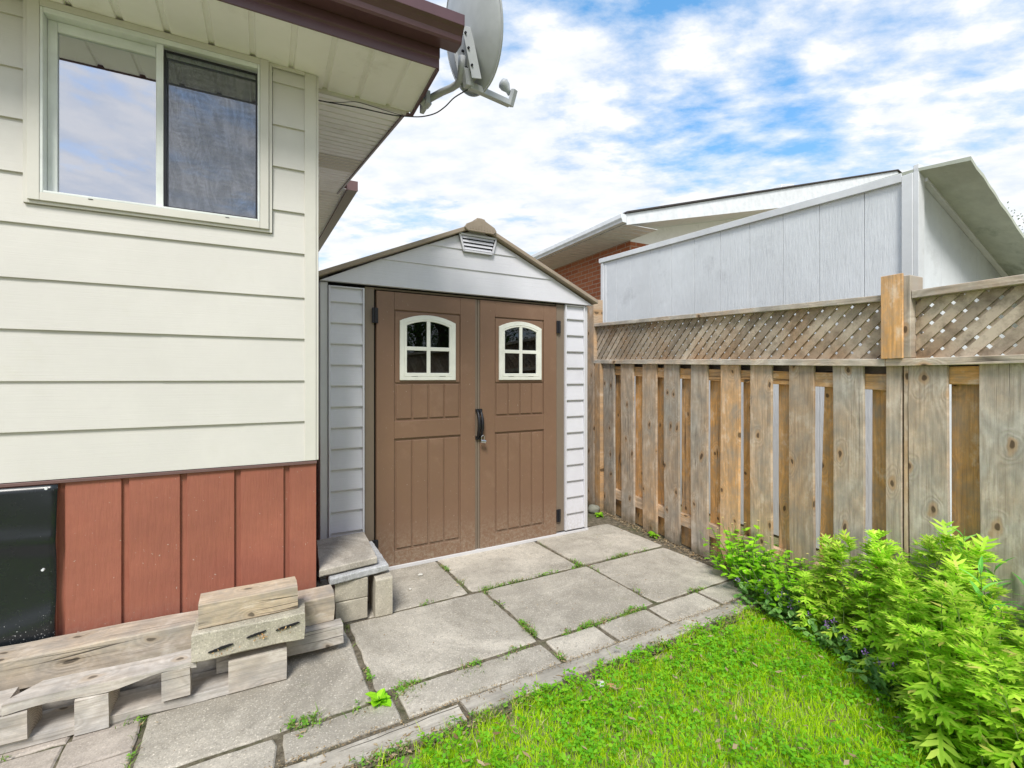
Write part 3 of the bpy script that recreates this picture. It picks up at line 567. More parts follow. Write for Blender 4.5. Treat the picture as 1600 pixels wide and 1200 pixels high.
def arch(x0, x1, zc, rise, n=12):
    """points from right to left over a shallow arch"""
    return [(x1 + (x0 - x1) * i / n, zc + rise * (1 - (2 * i / n - 1) ** 2)) for i in range(n + 1)]
def door(x0, x1, si, so2, wx0, wx1, px0, px1, drop=0.0):
    y = -.004
    d = MB().box(x0, x1, y + .012, y + .036, .006, 1.84); dr = d.build('door', M_door, shed, .002)
    b = MB()
    b.box(x0, px0, y, y + .0119, .006, 1.84).box(px1, x1, y, y + .0119, .006, 1.84)
    b.box(px0 + .0003, px1 - .0003, y + .0002, y + .0119, .006, .112).box(px0 + .0003, px1 - .0003, y + .0002, y + .0119, .862, .978).box(px0 + .0003, px1 - .0003, y + .0002, y + .0119, 1.722, 1.84)
    b.build('rails_and_stiles', M_door, dr, .003, 2)
    b = MB(); n = 4; w = (px1 - px0 - .016) / n
    for za, zb in ((.12, .854), (.986, 1.232)):
        for k in range(n):
            xa = px0 + .008 + k * w; b.box(xa + .006, xa + w - .006, y + .003, y + .0119, za + .008, zb - .008)
    b.build('plank', M_door, dr, .004, 2)
    # surround and window
    b = MB().box(px0 + .006, px1 - .006, y + .003, y + .0119, 1.236, 1.712); b.build('window_surround', M_door, dr, .004, 2)
    xa, xb, zb, zt, rise = wx0, wx1, 1.252, 1.652, .046
    outer = [(xa, zb), (xb, zb)] + arch(xa, xb, zt, rise)
    ix0, ix1, iz0, izt = xa + .048, xb - .048, zb + .05, zt - .03
    inner = [(ix0, iz0), (ix1, iz0)] + arch(ix0, ix1, izt, rise * .72)
    b = MB(); n = len(outer); yf, yk = y - .010, y + .0028
    vs = [(p[0], yf, p[1]) for p in outer] + [(p[0], yf, p[1]) for p in inner] + [(p[0], yk, p[1]) for p in outer] + [(p[0], yk, p[1]) for p in inner]
    fs = []
    for i in range(n):
        j = (i + 1) % n; fs += [(i, j, j + n, i + n), (i + 2 * n, i + 3 * n, j + 3 * n, j + 2 * n), (i, i + 2 * n, j + 2 * n, j), (i + n, j + n, j + 3 * n, i + 3 * n)]
    wn = b.add(vs, fs).build('window', M_ivory, dr, .002)
    MB().prism(inner, y + .0004, y + .0026, 'y').build('pane', M_shedglass, wn)
    MB().prism([(ix0 - .004, iz0 - .004), (ix1 + .004, iz0 - .004), (ix1 + .004, izt + .04), (ix0 - .004, izt + .04)], y + .0028, y + .0029, 'y').build('pane_back', M_dark, wn)
    xm = (ix0 + ix1) / 2; zm = iz0 + .165
    MB().box(xm - .013, xm + .013, y - .009, y - .0002, iz0 - .002, izt + rise * .72 + .002).box(ix0 - .002, xm - .0131, y - .0085, y - .0002, zm - .013, zm + .013).box(xm + .0131, ix1 + .002, y - .0085, y - .0002, zm - .013, zm + .013).build('muntin', M_ivory, wn, .0015)
    MB().tube([(p[0], y - .0105, p[1]) for p in ([(ix0 - .018, iz0 - .02), (ix1 + .018, iz0 - .02)] + arch(ix0 - .018, ix1 + .018, izt + .012, rise * .8) + [(ix0 - .018, iz0 - .02)])], .0022, 5, False).build('bead', M_ivory, wn)
    MB().box(ix0 + .03, ix0 + .075, y - .0112, y - .0102, zb + .026, zb + .029).build('weep_slot', M_black, wn); MB().box(ix1 - .075, ix1 - .03, y - .0112, y - .0102, zb + .026, zb + .029).build('weep_slot', M_black, wn)
    for zc in (1.675, .163):
        hx = x0 - .03 if x0 < .3 else x1 - .004
        h = MB().box(hx, hx + .038, y - .012, y + .004 - .0045, zc - .05, zc + .05); h.tube([(hx + .019, y - .014, zc - .05), (hx + .019, y - .014, zc + .05)], .006, 8); h.build('hinge', M_black, dr, .002)
    return dr
dl_ = door(0.0, .712, 0, 0, .153, .555, .118, .596)
dr_ = door(.752, 1.43, 0, 0, .905, 1.282, .874, 1.310)
MB().box(.7125, .730, .004, .05, .006, 1.84).box(.7345, .7515, .004, .05, .006, 1.84).build('astragal', M_jamb, shed, .002)
b = MB()                                       # paired black pull handles + padlock at the seam
for x, oy in ((.724, 0), (.750, .0)):
    pts = []; rs = []
    for i in range(13):
        t = i / 12; z = .835 + .195 * t; y = -.012 - .036 * sin(pi * min(1, max(0, t))) ** .7; pts.append((x, y, z)); rs.append(.0075 + .0045 * sin(pi * t))
    b.tube(pts, rs, 10)
b.box(.712, .764, -.014, -.0045, .82, .845).box(.712, .764, -.014, -.0045, 1.022, 1.042)
b.build('handle', M_black, dl_, .001, smooth=False)
lock = MB(); lock.tube([(.735, -.045, .812), (.775, -.05, .805)], .0125, 14); lk = lock.build('padlock', M_steel, shed, .002, smooth=False)
MB().tube([(.742, -.046, .815), (.742, -.046, .842), (.748, -.046, .852), (.758, -.046, .852), (.764, -.046, .842), (.764, -.046, .812)], .0035, 8).build('shackle', M_steel, lk)

# ------------------------------------------------------------------ wooden fence
FO = (.915, 4.4, 0); FA = -67.2
fence = empty('wooden_fence', FO, FA, 'weathered board-on-board fence with a lattice top along the right', 'fence')
def wc(w, v=.5): return (w, v, .5, 1)
front = [(-3.0, -2.84), (-2.72, -2.56), (-2.43, -2.27), (-2.14, -1.98), (-1.85, -1.69), (-1.56, -1.40), (-1.27, -1.11), (-.98, -.83), (-.7, -.55), (-.125, .045), (.149, .33), (.45, .626), (.715, .882), (1.002, 1.162), (1.274, 1.43), (1.513, 1.667), (1.78, 1.93), (2.026, 2.18), (2.285, 2.355), (2.377, 2.528), (2.631, 2.785), (2.90, 3.05), (3.16, 3.31), (3.42, 3.57), (3.68, 3.83), (3.94, 4.09), (4.2, 4.35), (4.46, 4.61)] + [(4.72 + .262 * k, 4.872 + .262 * k) for k in range(30)]
warm = {9: (.15, .38), 10: (.25, .45), 11: (.45, .45), 12: (.12, .40), 13: (.25, .44), 14: (.70, .56), 15: (.35, .52), 16: (.35, .42), 17: (.2, .50), 18: (.25, .50), 19: (.12, .50), 20: (.1, .50)}
def z_mid(x): return 1.427 - .032 * (x + .25) if x < 2.33 else 1.341 + .012 * (x - 2.4)
for i, (x0, x1) in enumerate(front):
    xm, hw2 = (x0 + x1) / 2, (x1 - x0) / 2; w_, v_ = warm.get(i, (R.uniform(.1, .4), R.uniform(.4, .52))); lean = R.uniform(-.006, .006)
    b = MB(); ns = 14; zt = z_mid(xm) - .018; zb = .0 + R.uniform(-.005, .012); ph = R.uniform(0, 9)
    if i == 14: zb = -.012
    vs = []
    for k in range(ns + 1):
        t = k / ns; z = zb + (zt - zb) * t; bow = .004 * sin(t * 3 + ph); cup = .002 * sin(t * 5 + ph)
        for sx, sy in ((-1, 0), (0, 0), (1, 0), (1, 1), (0, 1), (-1, 1)):
            e = .0018 * mnoise.noise(Vector((k * .9 + ph, sx * 3, 0)))
            vs.append((xm + sx * (hw2 - .002) + bow + e + lean * (t - .5), sy * .018 + cup + (.0015 if sx == 0 and sy == 0 else 0), z))
    n = 6; fs = [(q * n + k, q * n + (k + 1) % n, (q + 1) * n + (k + 1) % n, (q + 1) * n + k) for q in range(ns) for k in range(n)] + [tuple(range(n))[::-1], tuple(range(ns * n, ns * n + n))]
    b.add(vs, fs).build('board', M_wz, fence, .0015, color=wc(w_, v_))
backs = [(-.55, -.40), (.085, .17), (.385, .48)]
gaps = [(front[i][1], front[i + 1][0]) for i in range(8, len(front) - 1) if front[i + 1][0] - front[i][1] > .05]
for g0, g1 in gaps:
    sh = .0235 * (3.7 - g0); g_ = g1 - g0; f = .42 if g0 < 2.2 else .12
    x0 = g0 + f * g_ - sh; x0 = x0 - (.02 if g0 < 1.3 else 0)
    if g1 - g0 > .3: x0 = g0 + .1
    zt = z_mid(x0) - .06; lean = R.uniform(-.004, .004)
    if abs(g0 - 1.93) < .01: lean = -.02
    b = MB().add([(x0 + lean, .0575, .0), (x0 + .15 + lean, .0575, .0), (x0 + .15 - lean, .0575, zt), (x0 - lean, .0575, zt), (x0 + lean, .0755, .0), (x0 + .15 + lean, .0755, .0), (x0 + .15 - lean, .0755, zt), (x0 - lean, .0755, zt)], [(0, 1, 2, 3), (4, 7, 6, 5), (0, 4, 5, 1), (1, 5, 6, 2), (3, 2, 6, 7), (0, 3, 7, 4)])
    b.build('back_board', M_wz, fence, .0015, color=wc(R.uniform(.85, 1), R.uniform(.48, .62)))
def railp(x0, x1, f0, f1, h, y0, y1, name, color, mat=M_wx):
    return MB().add([(x0, y0, f0 - h), (x1, y0, f1 - h), (x1, y0, f1), (x0, y0, f0), (x0, y1, f0 - h), (x1, y1, f1 - h), (x1, y1, f1), (x0, y1, f0)], [(0, 1, 2, 3), (4, 7, 6, 5), (0, 4, 5, 1), (1, 5, 6, 2), (3, 2, 6, 7), (0, 3, 7, 4)]).build(name, mat, fence, .002, color=color)
railp(-.26, 2.284, 1.385, 1.285, .078, .0195, .057, 'upper_rail', wc(.85, .50)); railp(2.3855, 12.5, 1.318, 1.35, .078, .0195, .057, 'upper_rail', wc(.9, .56)); railp(-3, -.38, 1.45, 1.39, .08, .0195, .057, 'upper_rail', wc(.6, .45))
railp(-3, 12.5, .245, .245, .088, .0195, .057, 'lower_rail', wc(.55, .52))
railp(-.262, 2.292, z_mid(-.262) + .016, z_mid(2.292) + .014, .036, -.022, .07, 'middle_cap', wc(.12, .60)); railp(-.26, 2.28, 1.42, 1.335, .12, .0765, .0775, 'backing_strip', wc(.2, .22)); railp(2.294, 12.5, 1.345, 1.375, .1, .0765, .0775, 'backing_strip', wc(.3, .3)); railp(2.294, 12.5, 1.358, 1.384, .034, -.024, .07, 'middle_cap', wc(.15, .60))
def z_top(x): return 1.797 - .0505 * (x + .28) if x < 2.33 else 1.668
railp(-.262, 2.2795, z_top(-.262), z_top(2.28), .03, -.018, .062, 'top_cap', wc(.1, .53)); railp(2.3995, 12.5, 1.668, 1.69, .036, -.02, .062, 'top_cap', wc(.1, .45))
railp(-3, -.385, 1.9, 1.8, .034, -.018, .062, 'top_cap', wc(.1, .5)); railp(-3, -.385, 1.50, 1.46, .034, -.018, .062, 'middle_cap', wc(.1, .5))
MB().box(2.2805, 2.372, -.036, -.0245, 1.359, 1.753).build('post_face_board', M_wz, fence, .002, color=wc(.92, .58))
MB().add([(2.2935, -.0235, 1.36), (2.398, -.0235, 1.36), (2.398, -.0235, 1.741), (2.2935, -.0235, 1.75), (2.2935, .075, 1.36), (2.398, .075, 1.36), (2.398, .075, 1.737), (2.2935, .075, 1.746)], [(0, 1, 2, 3), (4, 7, 6, 5), (0, 4, 5, 1), (1, 5, 6, 2), (3, 2, 6, 7), (0, 3, 7, 4)]).build('post', M_wz, fence, .003, color=wc(.12, .46))
MB().box(2.289, 2.384, .019, .1, -.01, 1.322).build('post', M_wz, fence, .003, color=wc(.4, .42))
MB().box(2.3585, 2.3745, .002, .018, .0, 1.325).build('batten', M_wz, fence, .001, color=wc(.4, .55))
MB().box(-.38, -.2625, -.02, .085, -.01, 2.03).build('post', M_wz, fence, .003, color=wc(.4, .45))
MB().box(-.232, -.14, -.028, .018, -.01, 1.405).build('post_face_board', M_wz, fence, .003, color=wc(.75, .42))
m = Mat('lattice_wood', .8, .2); g = m.N.new('ShaderNodeNewGeometry'); v = m.vec(rand=False); f = m.noise(m.vec((1, 1, 1), rand=False), 22, 5, .7)
k = m.mix(g.outputs['Random Per Island'], (.30, .245, .185), (.58, .49, .38)); k = m.mix(m.rng(m.noise(v, 2.0, 4, .6), .45, .68, 0, .75), k, (.36, .20, .09)); k = m.mix(m.rng(f, .45, .7, 0, .6), k, (.12, .09, .06)); m.col(k); m.bump(f, .6, .003); M_lat = m.m
def clip_poly(poly, a, b_, c):  # keep a*x+b*z<=c
    o = []
    for i in range(len(poly)):
        p, q = poly[i - 1], poly[i]; dp = a * p[0] + b_ * p[1] - c; dq = a * q[0] + b_ * q[1] - c
        if (dp <= 0) != (dq <= 0): t = dp / (dp - dq); o.append((p[0] + (q[0] - p[0]) * t, p[1] + (q[1] - p[1]) * t))
        if dq <= 0: o.append(q)
    return o
def lattice(x0, x1, zb0, zb1, zt0, zt1, pitch=.0785, w=.0415):
    b = MB()
    for sgn, y0, y1 in ((1, .013, .0215), (-1, .022, .0305)):
        k = x0 - 1.0
        while k < x1 + 1.0:
            hw = w / 2 * math.sqrt(2); j = R.uniform(-.003, .003)
            if sgn > 0: pl = [(k - hw + j, 1.2), (k + hw + j, 1.2), (k + hw + .8 + j, 2.0), (k - hw + .8 + j, 2.0)]
            else: pl = [(k - hw + j, 1.2), (k + hw + j, 1.2), (k + hw - .8 + j, 2.0), (k - hw - .8 + j, 2.0)]
            k += pitch
            pl = clip_poly(pl, -1, 0, -x0); pl = pl and clip_poly(pl, 1, 0, x1)
            s = (zt1 - zt0) / (x1 - x0); pl = pl and clip_poly(pl, -s, 1, zt0 - s * x0)
            s = (zb1 - zb0) / (x1 - x0); pl = pl and clip_poly(pl, s, -1, -(zb0 - s * x0))
            if pl and len(pl) > 2: b.prism(pl, y0 + R.uniform(0, .0006), y1, 'y')
    return b.build('lattice_panel', M_lat, fence)
lattice(-.26, 2.292, z_mid(-.26) + .017, z_mid(2.29) + .015, z_top(-.26) - .031, z_top(2.29) - .031)
lattice(2.399, 12.4, 1.3595, 1.3855, 1.631, 1.652, w=.040)

# ------------------------------------------------------------------ white outbuilding behind the fence
ob = empty('outbuilding', (2.54, 3.0, 0), 25.2, 'white painted grooved plywood outbuilding with a slanted roof behind the fence', 'outbuilding')
# local: x along the front (to the right), y away along the fence side
sx = [-1.2e-9, .289, .592, .88, 1.181, 1.486, 1.796, 2.102, 2.407, 2.737, 3.0, 3.25]
def sz(y): return 2.535 + .058 * y
b = MB()
for i in range(len(sx) - 1):
    y0, y1 = sx[i] + .002, sx[i + 1] - .002
    b.add([(-.012, y0, 0), (-.012, y1, 0), (-.012, y1, sz(y1)), (-.012, y0, sz(y0)), (.01, y0, 0), (.01, y1, 0), (.01, y1, sz(y1)), (.01, y0, sz(y0))], [(0, 1, 2, 3), (4, 7, 6, 5), (0, 4, 5, 1), (1, 5, 6, 2), (3, 2, 6, 7), (0, 3, 7, 4)])
b.build('side_wall', M_white, ob, .001)
def fz(x): return 2.545 - .458 * x
b = MB()
for i in range(6):
    x0, x1 = .04 + i * .245 + .0022, .04 + (i + 1) * .245 - .0022
    b.add([(x0, -.01, 0), (x1, -.01, 0), (x1, -.01, fz(x1)), (x0, -.01, fz(x0)), (x0, .01, 0), (x1, .01, 0), (x1, .01, fz(x1)), (x0, .01, fz(x0))], [(0, 1, 2, 3), (4, 7, 6, 5), (0, 4, 5, 1), (1, 5, 6, 2), (3, 2, 6, 7), (0, 3, 7, 4)])
b.build('front_wall', M_white, ob, .001)
MB().box(.0105, .02, .012, 3.25, 0, 2.5).box(.021, 1.5, .0105, .015, 0, 1.85).build('groove_backing', M_wtrim, ob)
MB().box(-.03, .038, -.03, .0, 0, 2.60).box(-.035, -.0125, .0005, .06, 0, 2.555).build('corner_trim', M_wtrim, ob, .002)
MB().box(-.026, .05, 3.2505, 3.30, 0, 2.745).box(-.02, -.0125, 3.2, 3.25, 0, 2.66).build('far_corner_trim', M_wtrim, ob, .002)
b = MB(); b.add([(-.034, .0605, sz(.06) - .02), (-.034, 3.33, sz(3.33) - .02), (-.034, 3.33, sz(3.33) + .034), (-.034, .0605, sz(.06) + .034), (.05, .0605, sz(.06) - .02), (.05, 3.33, sz(3.33) - .02), (.05, 3.33, sz(3.33) + .034), (.05, .0605, sz(.06) + .034)], [(0, 1, 2, 3), (4, 7, 6, 5), (0, 4, 5, 1), (1, 5, 6, 2), (3, 2, 6, 7), (0, 3, 7, 4)]); b.build('top_trim', M_wtrim, ob, .002)
# sloping roof deck with stained underside, overhanging the front
b = MB(); n = 26; vs = []
for i in range(n + 1):
    t = i / n; x = -.030 + 1.9 * t; z = 2.583 - .458 * (x + .03); e = -.30 + .006 * mnoise.noise(Vector((t * 18, 0, 0)))
    zo = -.045
    zf_ = 2.512 - .537 * x; vs += [(x, e + .02, zf_ - .012), (x, -.005, z - .026), (x, 3.3, z + .12), (x, 3.3, z + .137), (x, -.005, z - .008), (x, e + .02, zf_ + .012)]
fs = [(i * 6 + k, i * 6 + (k + 1) % 6, (i + 1) * 6 + (k + 1) % 6, (i + 1) * 6 + k) for i in range(n) for k in range(6)] + [(0, 5, 4, 3, 2, 1), tuple(n * 6 + k for k in range(6))]
b.add(vs, fs).build('roof', M_algae, ob)
MB().add([(.039, -.045, 2.50), (1.45, -.045, 1.855), (1.45, -.045, 1.915), (.039, -.045, 2.56), (.039, -.0105, 2.50), (1.45, -.0105, 1.855), (1.45, -.0105, 1.915), (.039, -.0105, 2.56)], [(0, 1, 2, 3), (4, 7, 6, 5), (0, 4, 5, 1), (1, 5, 6, 2), (3, 2, 6, 7), (0, 3, 7, 4)]).build('rake_board', M_wtrim, ob, .003)
MB().box(1.42, 1.50, -.28, .03, 1.80, 1.88).build('eave_board', M_algae, ob, .003)

# ------------------------------------------------------------------ neighbour's brick house
nb = empty('brick_house', (1.625, 6.8, 0), 27, 'red brick bungalow with white gutter and fascia behind the outbuilding', 'house')
def brickmat():
    m = Mat('red_brick', .85, .2); v = m.tc.outputs['Object']; sp = m.xyz(); cb = m.N.new('ShaderNodeCombineXYZ'); m.L.new(m.math('ADD', sp[0], sp[1]), cb.inputs[0]); m.L.new(sp[2], cb.inputs[1])
    br = m.N.new('ShaderNodeTexBrick'); m.L.new(cb.outputs[0], br.inputs['Vector']); br.inputs['Scale'].default_value = 1; br.inputs['Brick Width'].default_value = .22; br.inputs['Row Height'].default_value = .075; br.inputs['Mortar Size'].default_value = .006
    m.put(br.inputs['Color1'], (.40, .125, .06)); m.put(br.inputs['Color2'], (.52, .20, .10)); m.put(br.inputs['Mortar'], (.50, .40, .32)); n = m.noise(v, 30, 4); m.col(m.mix(m.rng(n, .4, .7, 0, .4), br.outputs[0], (.25, .08, .045))); m.bump(m.math('MULTIPLY', br.outputs['Fac'], -1), .5, .01); return m.m
MB().box(.6, 14, .6, 9, 0, 3.47).build('brick_wall', brickmat(), nb)
MB().add([(.6, .595, 3.44), (14, .595, 3.44), (14, .595, 3.62), (7.33, .595, 5.17), (.6, .595, 3.60)], [(0, 1, 2, 3, 4)]).build('gable_siding', M_soffit, nb)
b = MB()
y = 0.002
while y < 9: b.box(.0, .6, y, y + .13, 3.462, 3.468); y += .145
b.build('eave_soffit', M_alum, nb)
def gz_(x): return 3.60 + .2795 * x if x < 7.33 else 3.60 + .2795 * (14.66 - x)
b = MB()
for x0, x1 in ((0, 7.33), (7.33, 14.66)):
    d0, d1 = (.155, .50) if x0 < 1 else (.50, .155); b.add([(x0, -.02, gz_(x0) - d0), (x1, -.02, gz_(x1) - d1), (x1, -.02, gz_(x1)), (x0, -.02, gz_(x0)), (x0, .0, gz_(x0) - d0), (x1, .0, gz_(x1) - d1), (x1, .0, gz_(x1)), (x0, .0, gz_(x0))], [(0, 1, 2, 3), (4, 7, 6, 5), (0, 4, 5, 1), (1, 5, 6, 2), (3, 2, 6, 7), (0, 3, 7, 4)])
b.build('rake_fascia', M_alum, nb)
b = MB(); b.add([(0, .001, gz_(0) - .14), (7.33, .001, gz_(7.33) - .48), (7.33, .594, gz_(7.33) - .48), (.0, .594, gz_(0) - .14)], [(0, 1, 2, 3)]); b.add([(7.33, .001, gz_(7.33) - .48), (14.66, .001, gz_(14.66) - .14), (14.66, .594, gz_(14.66) - .14), (7.33, .594, gz_(7.33) - .48)], [(0, 1, 2, 3)]); b.build('rake_soffit', M_alum, nb)
b = MB()
for x0, x1 in ((-.02, 7.33), (7.33, 14.68)):
    b.add([(x0, -.05, gz_(x0) + .002), (x1, -.05, gz_(x1) + .002), (x1, -.05, gz_(x1) + .035), (x0, -.05, gz_(x0) + .035), (x0, 9, gz_(x0) + .002), (x1, 9, gz_(x1) + .002), (x1, 9, gz_(x1) + .035), (x0, 9, gz_(x0) + .035)], [(0, 1, 2, 3), (4, 7, 6, 5), (0, 4, 5, 1), (1, 5, 6, 2), (3, 2, 6, 7), (0, 3, 7, 4)])
b.build('roof', M_shingle, nb, .008)
MB().prism([(-.002, 3.47), (-.075, 3.475), (-.082, 3.50), (-.105, 3.53), (-.105, 3.59), (-.095, 3.60), (-.002, 3.585)], -.02, 9, 'y').build('gutter', M_alum, nb, .003)
for x, y, s_ in ((4.6, .6, 1.0), (.95, .9, .8)):
    z = gz_(x) + .02; vv = MB().add([(x - .22 * s_, y, z - .02), (x + .22 * s_, y, z + .10), (x + .22 * s_, y + .4, z + .10), (x - .22 * s_, y + .4, z - .02), (x - .18 * s_, y, z + .16 * s_), (x + .22 * s_, y, z + .2 * s_ + .03), (x + .22 * s_, y + .4, z + .2 * s_ + .03), (x - .18 * s_, y + .4, z + .16 * s_)], [(0, 1, 2, 3), (4, 7, 6, 5), (0, 4, 5, 1), (1, 5, 6, 2), (3, 2, 6, 7), (0, 3, 7, 4)]); vv.build('roof_vent', M_alum, nb, .01)

# ------------------------------------------------------------------ timbers, pallet wood and step blocks
def in_house(o, x=0, y=0, z=0, rz=0, rx=0, ry=0):
    a = radians(HA); o.location = (HC[0] + x * cos(a) - y * sin(a), HC[1] + x * sin(a) + y * cos(a), z); o.rotation_euler = (radians(rx), radians(ry), radians(HA + rz)); return o
t = in_house(sag_beam(2.55, .135, .121, 'timber', M_tim, None, wc(.12, .52), .004, seed=3), -2.48, -.160, .001); tag(t, 'lower weathered grey landscape timber lying along the house wall', 'timber')
t = in_house(sag_beam(2.60, .135, .122, 'timber', M_tim, None, wc(.55, .56), .004, seed=8), -2.53, -.178, .124); tag(t, 'long upper brown timber with a knot stacked on the lower timber', 'timber')
crk = MB(); 
pal = empty('broken_pallet', (0, 0, 0), 0, 'broken piece of grey wooden pallet lying in front of the timbers', 'pallet'); in_house(pal)
def pbeam(L_, w, h, x, y, z, name, col, mat=M_tim, rzz=0, rough=.004, seed=0, axis=0):
    o = sag_beam(L_, w, h, name, mat, pal, col, rough, seed=seed); o.location = (x, y, z); o.rotation_euler = (0, 0, radians(rzz)); return o
pbeam(1.25, .155, .034, -1.53, -.336, .001, 'bottom_board', wc(.08, .6), seed=2)
b = MB(); nxx = 40; vs = []
for i in range(nxx + 1):                     # split, wavy deck board
    t = i / nxx; x = -1.003 + .545 * t; zl = .137 + (.020 * math.exp(-((t - .78) / .2) ** 2)) + .005 * sin(t * 9) ; yl = -.352 + .006 * sin(t * 7)
    wd = .11 * min(1, .25 + t * 6)
    for y, z in ((yl, zl), (yl + .0, .172), (yl + wd, .172), (yl + wd, zl)): vs.append((x + .002 * mnoise.noise(Vector((i, y * 30, 0))), y, z + .002 * mnoise.noise(Vector((i * .6, z * 40, 3)))))
fs = [(i * 4 + k, i * 4 + (k + 1) % 4, (i + 1) * 4 + (k + 1) % 4, (i + 1) * 4 + k) for i in range(nxx) for k in range(4)] + [(0, 3, 2, 1), (nxx * 4, nxx * 4 + 1, nxx * 4 + 2, nxx * 4 + 3)]
b.add(vs, fs).build('deck_board', M_tim, pal, color=wc(.05, .66))
pbeam(.34, .125, .098, -1.28, -.352, .036, 'block', wc(.08, .62), seed=5)
pbeam(.095, .15, .132, -.818, -.352, .0, 'block', wc(.05, .68), M_tim, 0, .002, 6)
pbeam(.09, .03, .112, -.567, -.352, .046, 'block', wc(.05, .62), M_tim, 0, .002, 7)
pbeam(.40, .12, .028, -1.4, -.348, .137, 'deck_board', wc(.05, .68), seed=9)
blk = in_house(sag_beam(.21, .15, .136, 'timber_offcut', M_tim, None, wc(.12, .66), .003, seed=12), -.350, -.342, .0); tag(blk, 'square grey timber offcut on the patio, propping up the slotted post end', 'offcut')
log = in_house(sag_beam(.40, .15, .108, 'slotted_post', concrete('lichened_pale_wood', (.52, .475, .39), (.38, .35, .27), 1.4, moss=.2), None, (.1, .6, .5, 1), .005, seed=15), -.472, -.365, .176, -1.5, 0, 0)
log.location.z = .1725; tag(log, 'pale lichen-covered post offcut with three dark slots, on the pallet piece', 'offcut')
for x, L_, z, th in ((.055, .085, .030, .010), (.185, .07, .056, .008), (.29, .09, .062, .009)):
    up, lo = [], []
    for k in range(13):
        t_ = k / 12; e = sin(pi * t_) ** .5; w_ = R.uniform(-.0012, .0012); up.append((x + L_ * t_, z + .014 * t_ + th / 2 * e + w_)); lo.append((x + L_ * t_, z + .014 * t_ - th / 2 * e + w_ * .5 - .0005))
    MB().prism(lo + up[::-1], -.0068, .004, 'y').build('slot', M_dark, log)
lv = MB()
for k in range(46):
    x = R.choice((.09, .12, .235, .25, .33, .31)) + R.gauss(0, .012); z = (.036 if x < .16 else .058 if x < .27 else .070) - abs(R.gauss(0, .010)); l = R.uniform(.004, .011); a = R.uniform(0, 6.28)
    lv.add([(x, -.010 - R.uniform(0, .004), z), (x + l * cos(a), -.012, z + l * sin(a)), (x + l * cos(a + .5), -.009, z + l * sin(a + .5))], [(0, 1, 2)])
lvo = lv.build('dry_leaf_bits', leafmat('dry_leaf', (.36, .17, .06), (.60, .42, .2), None, .1, .8), None, fix=False); lvo.matrix_world = Matrix.Identity(4); in_house(lvo, -.472, -.365, .1725, -1.5); tag(lvo, 'brown dry leaf bits caught in the slots of the pale post offcut', 'leaf litter', kind='stuff')
top = MB(); pr = [(0, .0), (.355, .0), (.355, .07), (.35, .098), (.30, .100), (.03, .100), (0, .075)]
tp = sag_beam(.355, .12, .098, 'timber_offcut', M_tim, None, wc(.85, .60), .003, seed=21); in_house(tp, -.452, -.335, .282, 1.5); tag(tp, 'warm brown sawn timber offcut with a knot, topmost on the slotted post', 'offcut')
b = sag_beam(.5, .07, .09, 'timber_offcut', M_tim, None, wc(.2, .55), .004, seed=25); in_house(b, -.40, -.232, .176 - .14, 0); tag(b, 'dark narrow offcut wedged between the post offcut and the stacked timbers', 'offcut')

def rough_block(dx, dy, dz, name, mat, rough=.002, n=10, seed=0):
    o = sag_beam(dx, dy, dz, name, mat, None, (.5, .5, .5, 1), rough, nx=n, seed=seed); return o
for args in [(.158, .34, .113, .102, .028, .001, 0, 'pale cement block on the patio, lower one at the house corner'), (.162, .34, .100, .098, .026, .1155, 1, 'buff cement block stacked on the pale one under the step slabs'), (.088, .24, .205, .296, .002, .001, -2, 'upright cement block standing right of the stacked blocks')]:
    dx, dy, dz, x, y, z, r_, lab = args; o = rough_block(dx, dy, dz, 'cement_block', M_block, .002, seed=x * 70 + z * 90); in_house(o, x, y, z, r_); tag(o, lab, 'block')
def step_slab(pts, z0, z1, name, mat, lab, dzr=0):
    b = MB(); n = 14; ol = []
    for i in range(4):
        p, q = Vector(pts[i]), Vector(pts[(i + 1) % 4])
        for k in range(n): w = p.lerp(q, k / n); e = .003 * mnoise.noise(Vector((w.x * 60, w.y * 60, 0))); ol.append((w.x + e, w.y + e))
    m = len(ol); cxx = sum(p[0] for p in pts) / 4; cyy = sum(p[1] for p in pts) / 4; tl = lambda x, y: dzr * (y - cyy)
    vs = []
    for z, s_ in ((z0, .985), (z0 + .005, 1), (z1 - .006, 1), (z1, .98)): vs += [(cxx + (x - cxx) * s_, cyy + (y - cyy) * s_, z + tl(x, y) + .0015 * mnoise.noise(Vector((x * 50, y * 50, z * 99)))) for x, y in ol]
    fs = [(r_ * m + i, r_ * m + (i + 1) % m, (r_ + 1) * m + (i + 1) % m, (r_ + 1) * m + i) for r_ in range(3) for i in range(m)] + [tuple(range(m))[::-1], tuple(range(3 * m, 4 * m))]
    o = b.add(vs, fs).build(name, mat, None); in_house(o); tag(o, lab, 'slab'); return o
step_slab([(.068, -.005), (.375, .05), (.372, .47), (.065, .45)], .222, .258, 'step_slab', M_slablow, 'grey marbled concrete slab, the lower of the two on the cement blocks')
step_slab([(.022, .012), (.318, .062), (.330, .50), (.050, .47)], .272, .308, 'step_slab', M_slabtop, 'tan-edged weathered concrete slab, the topmost of the step beside the shed', .02)

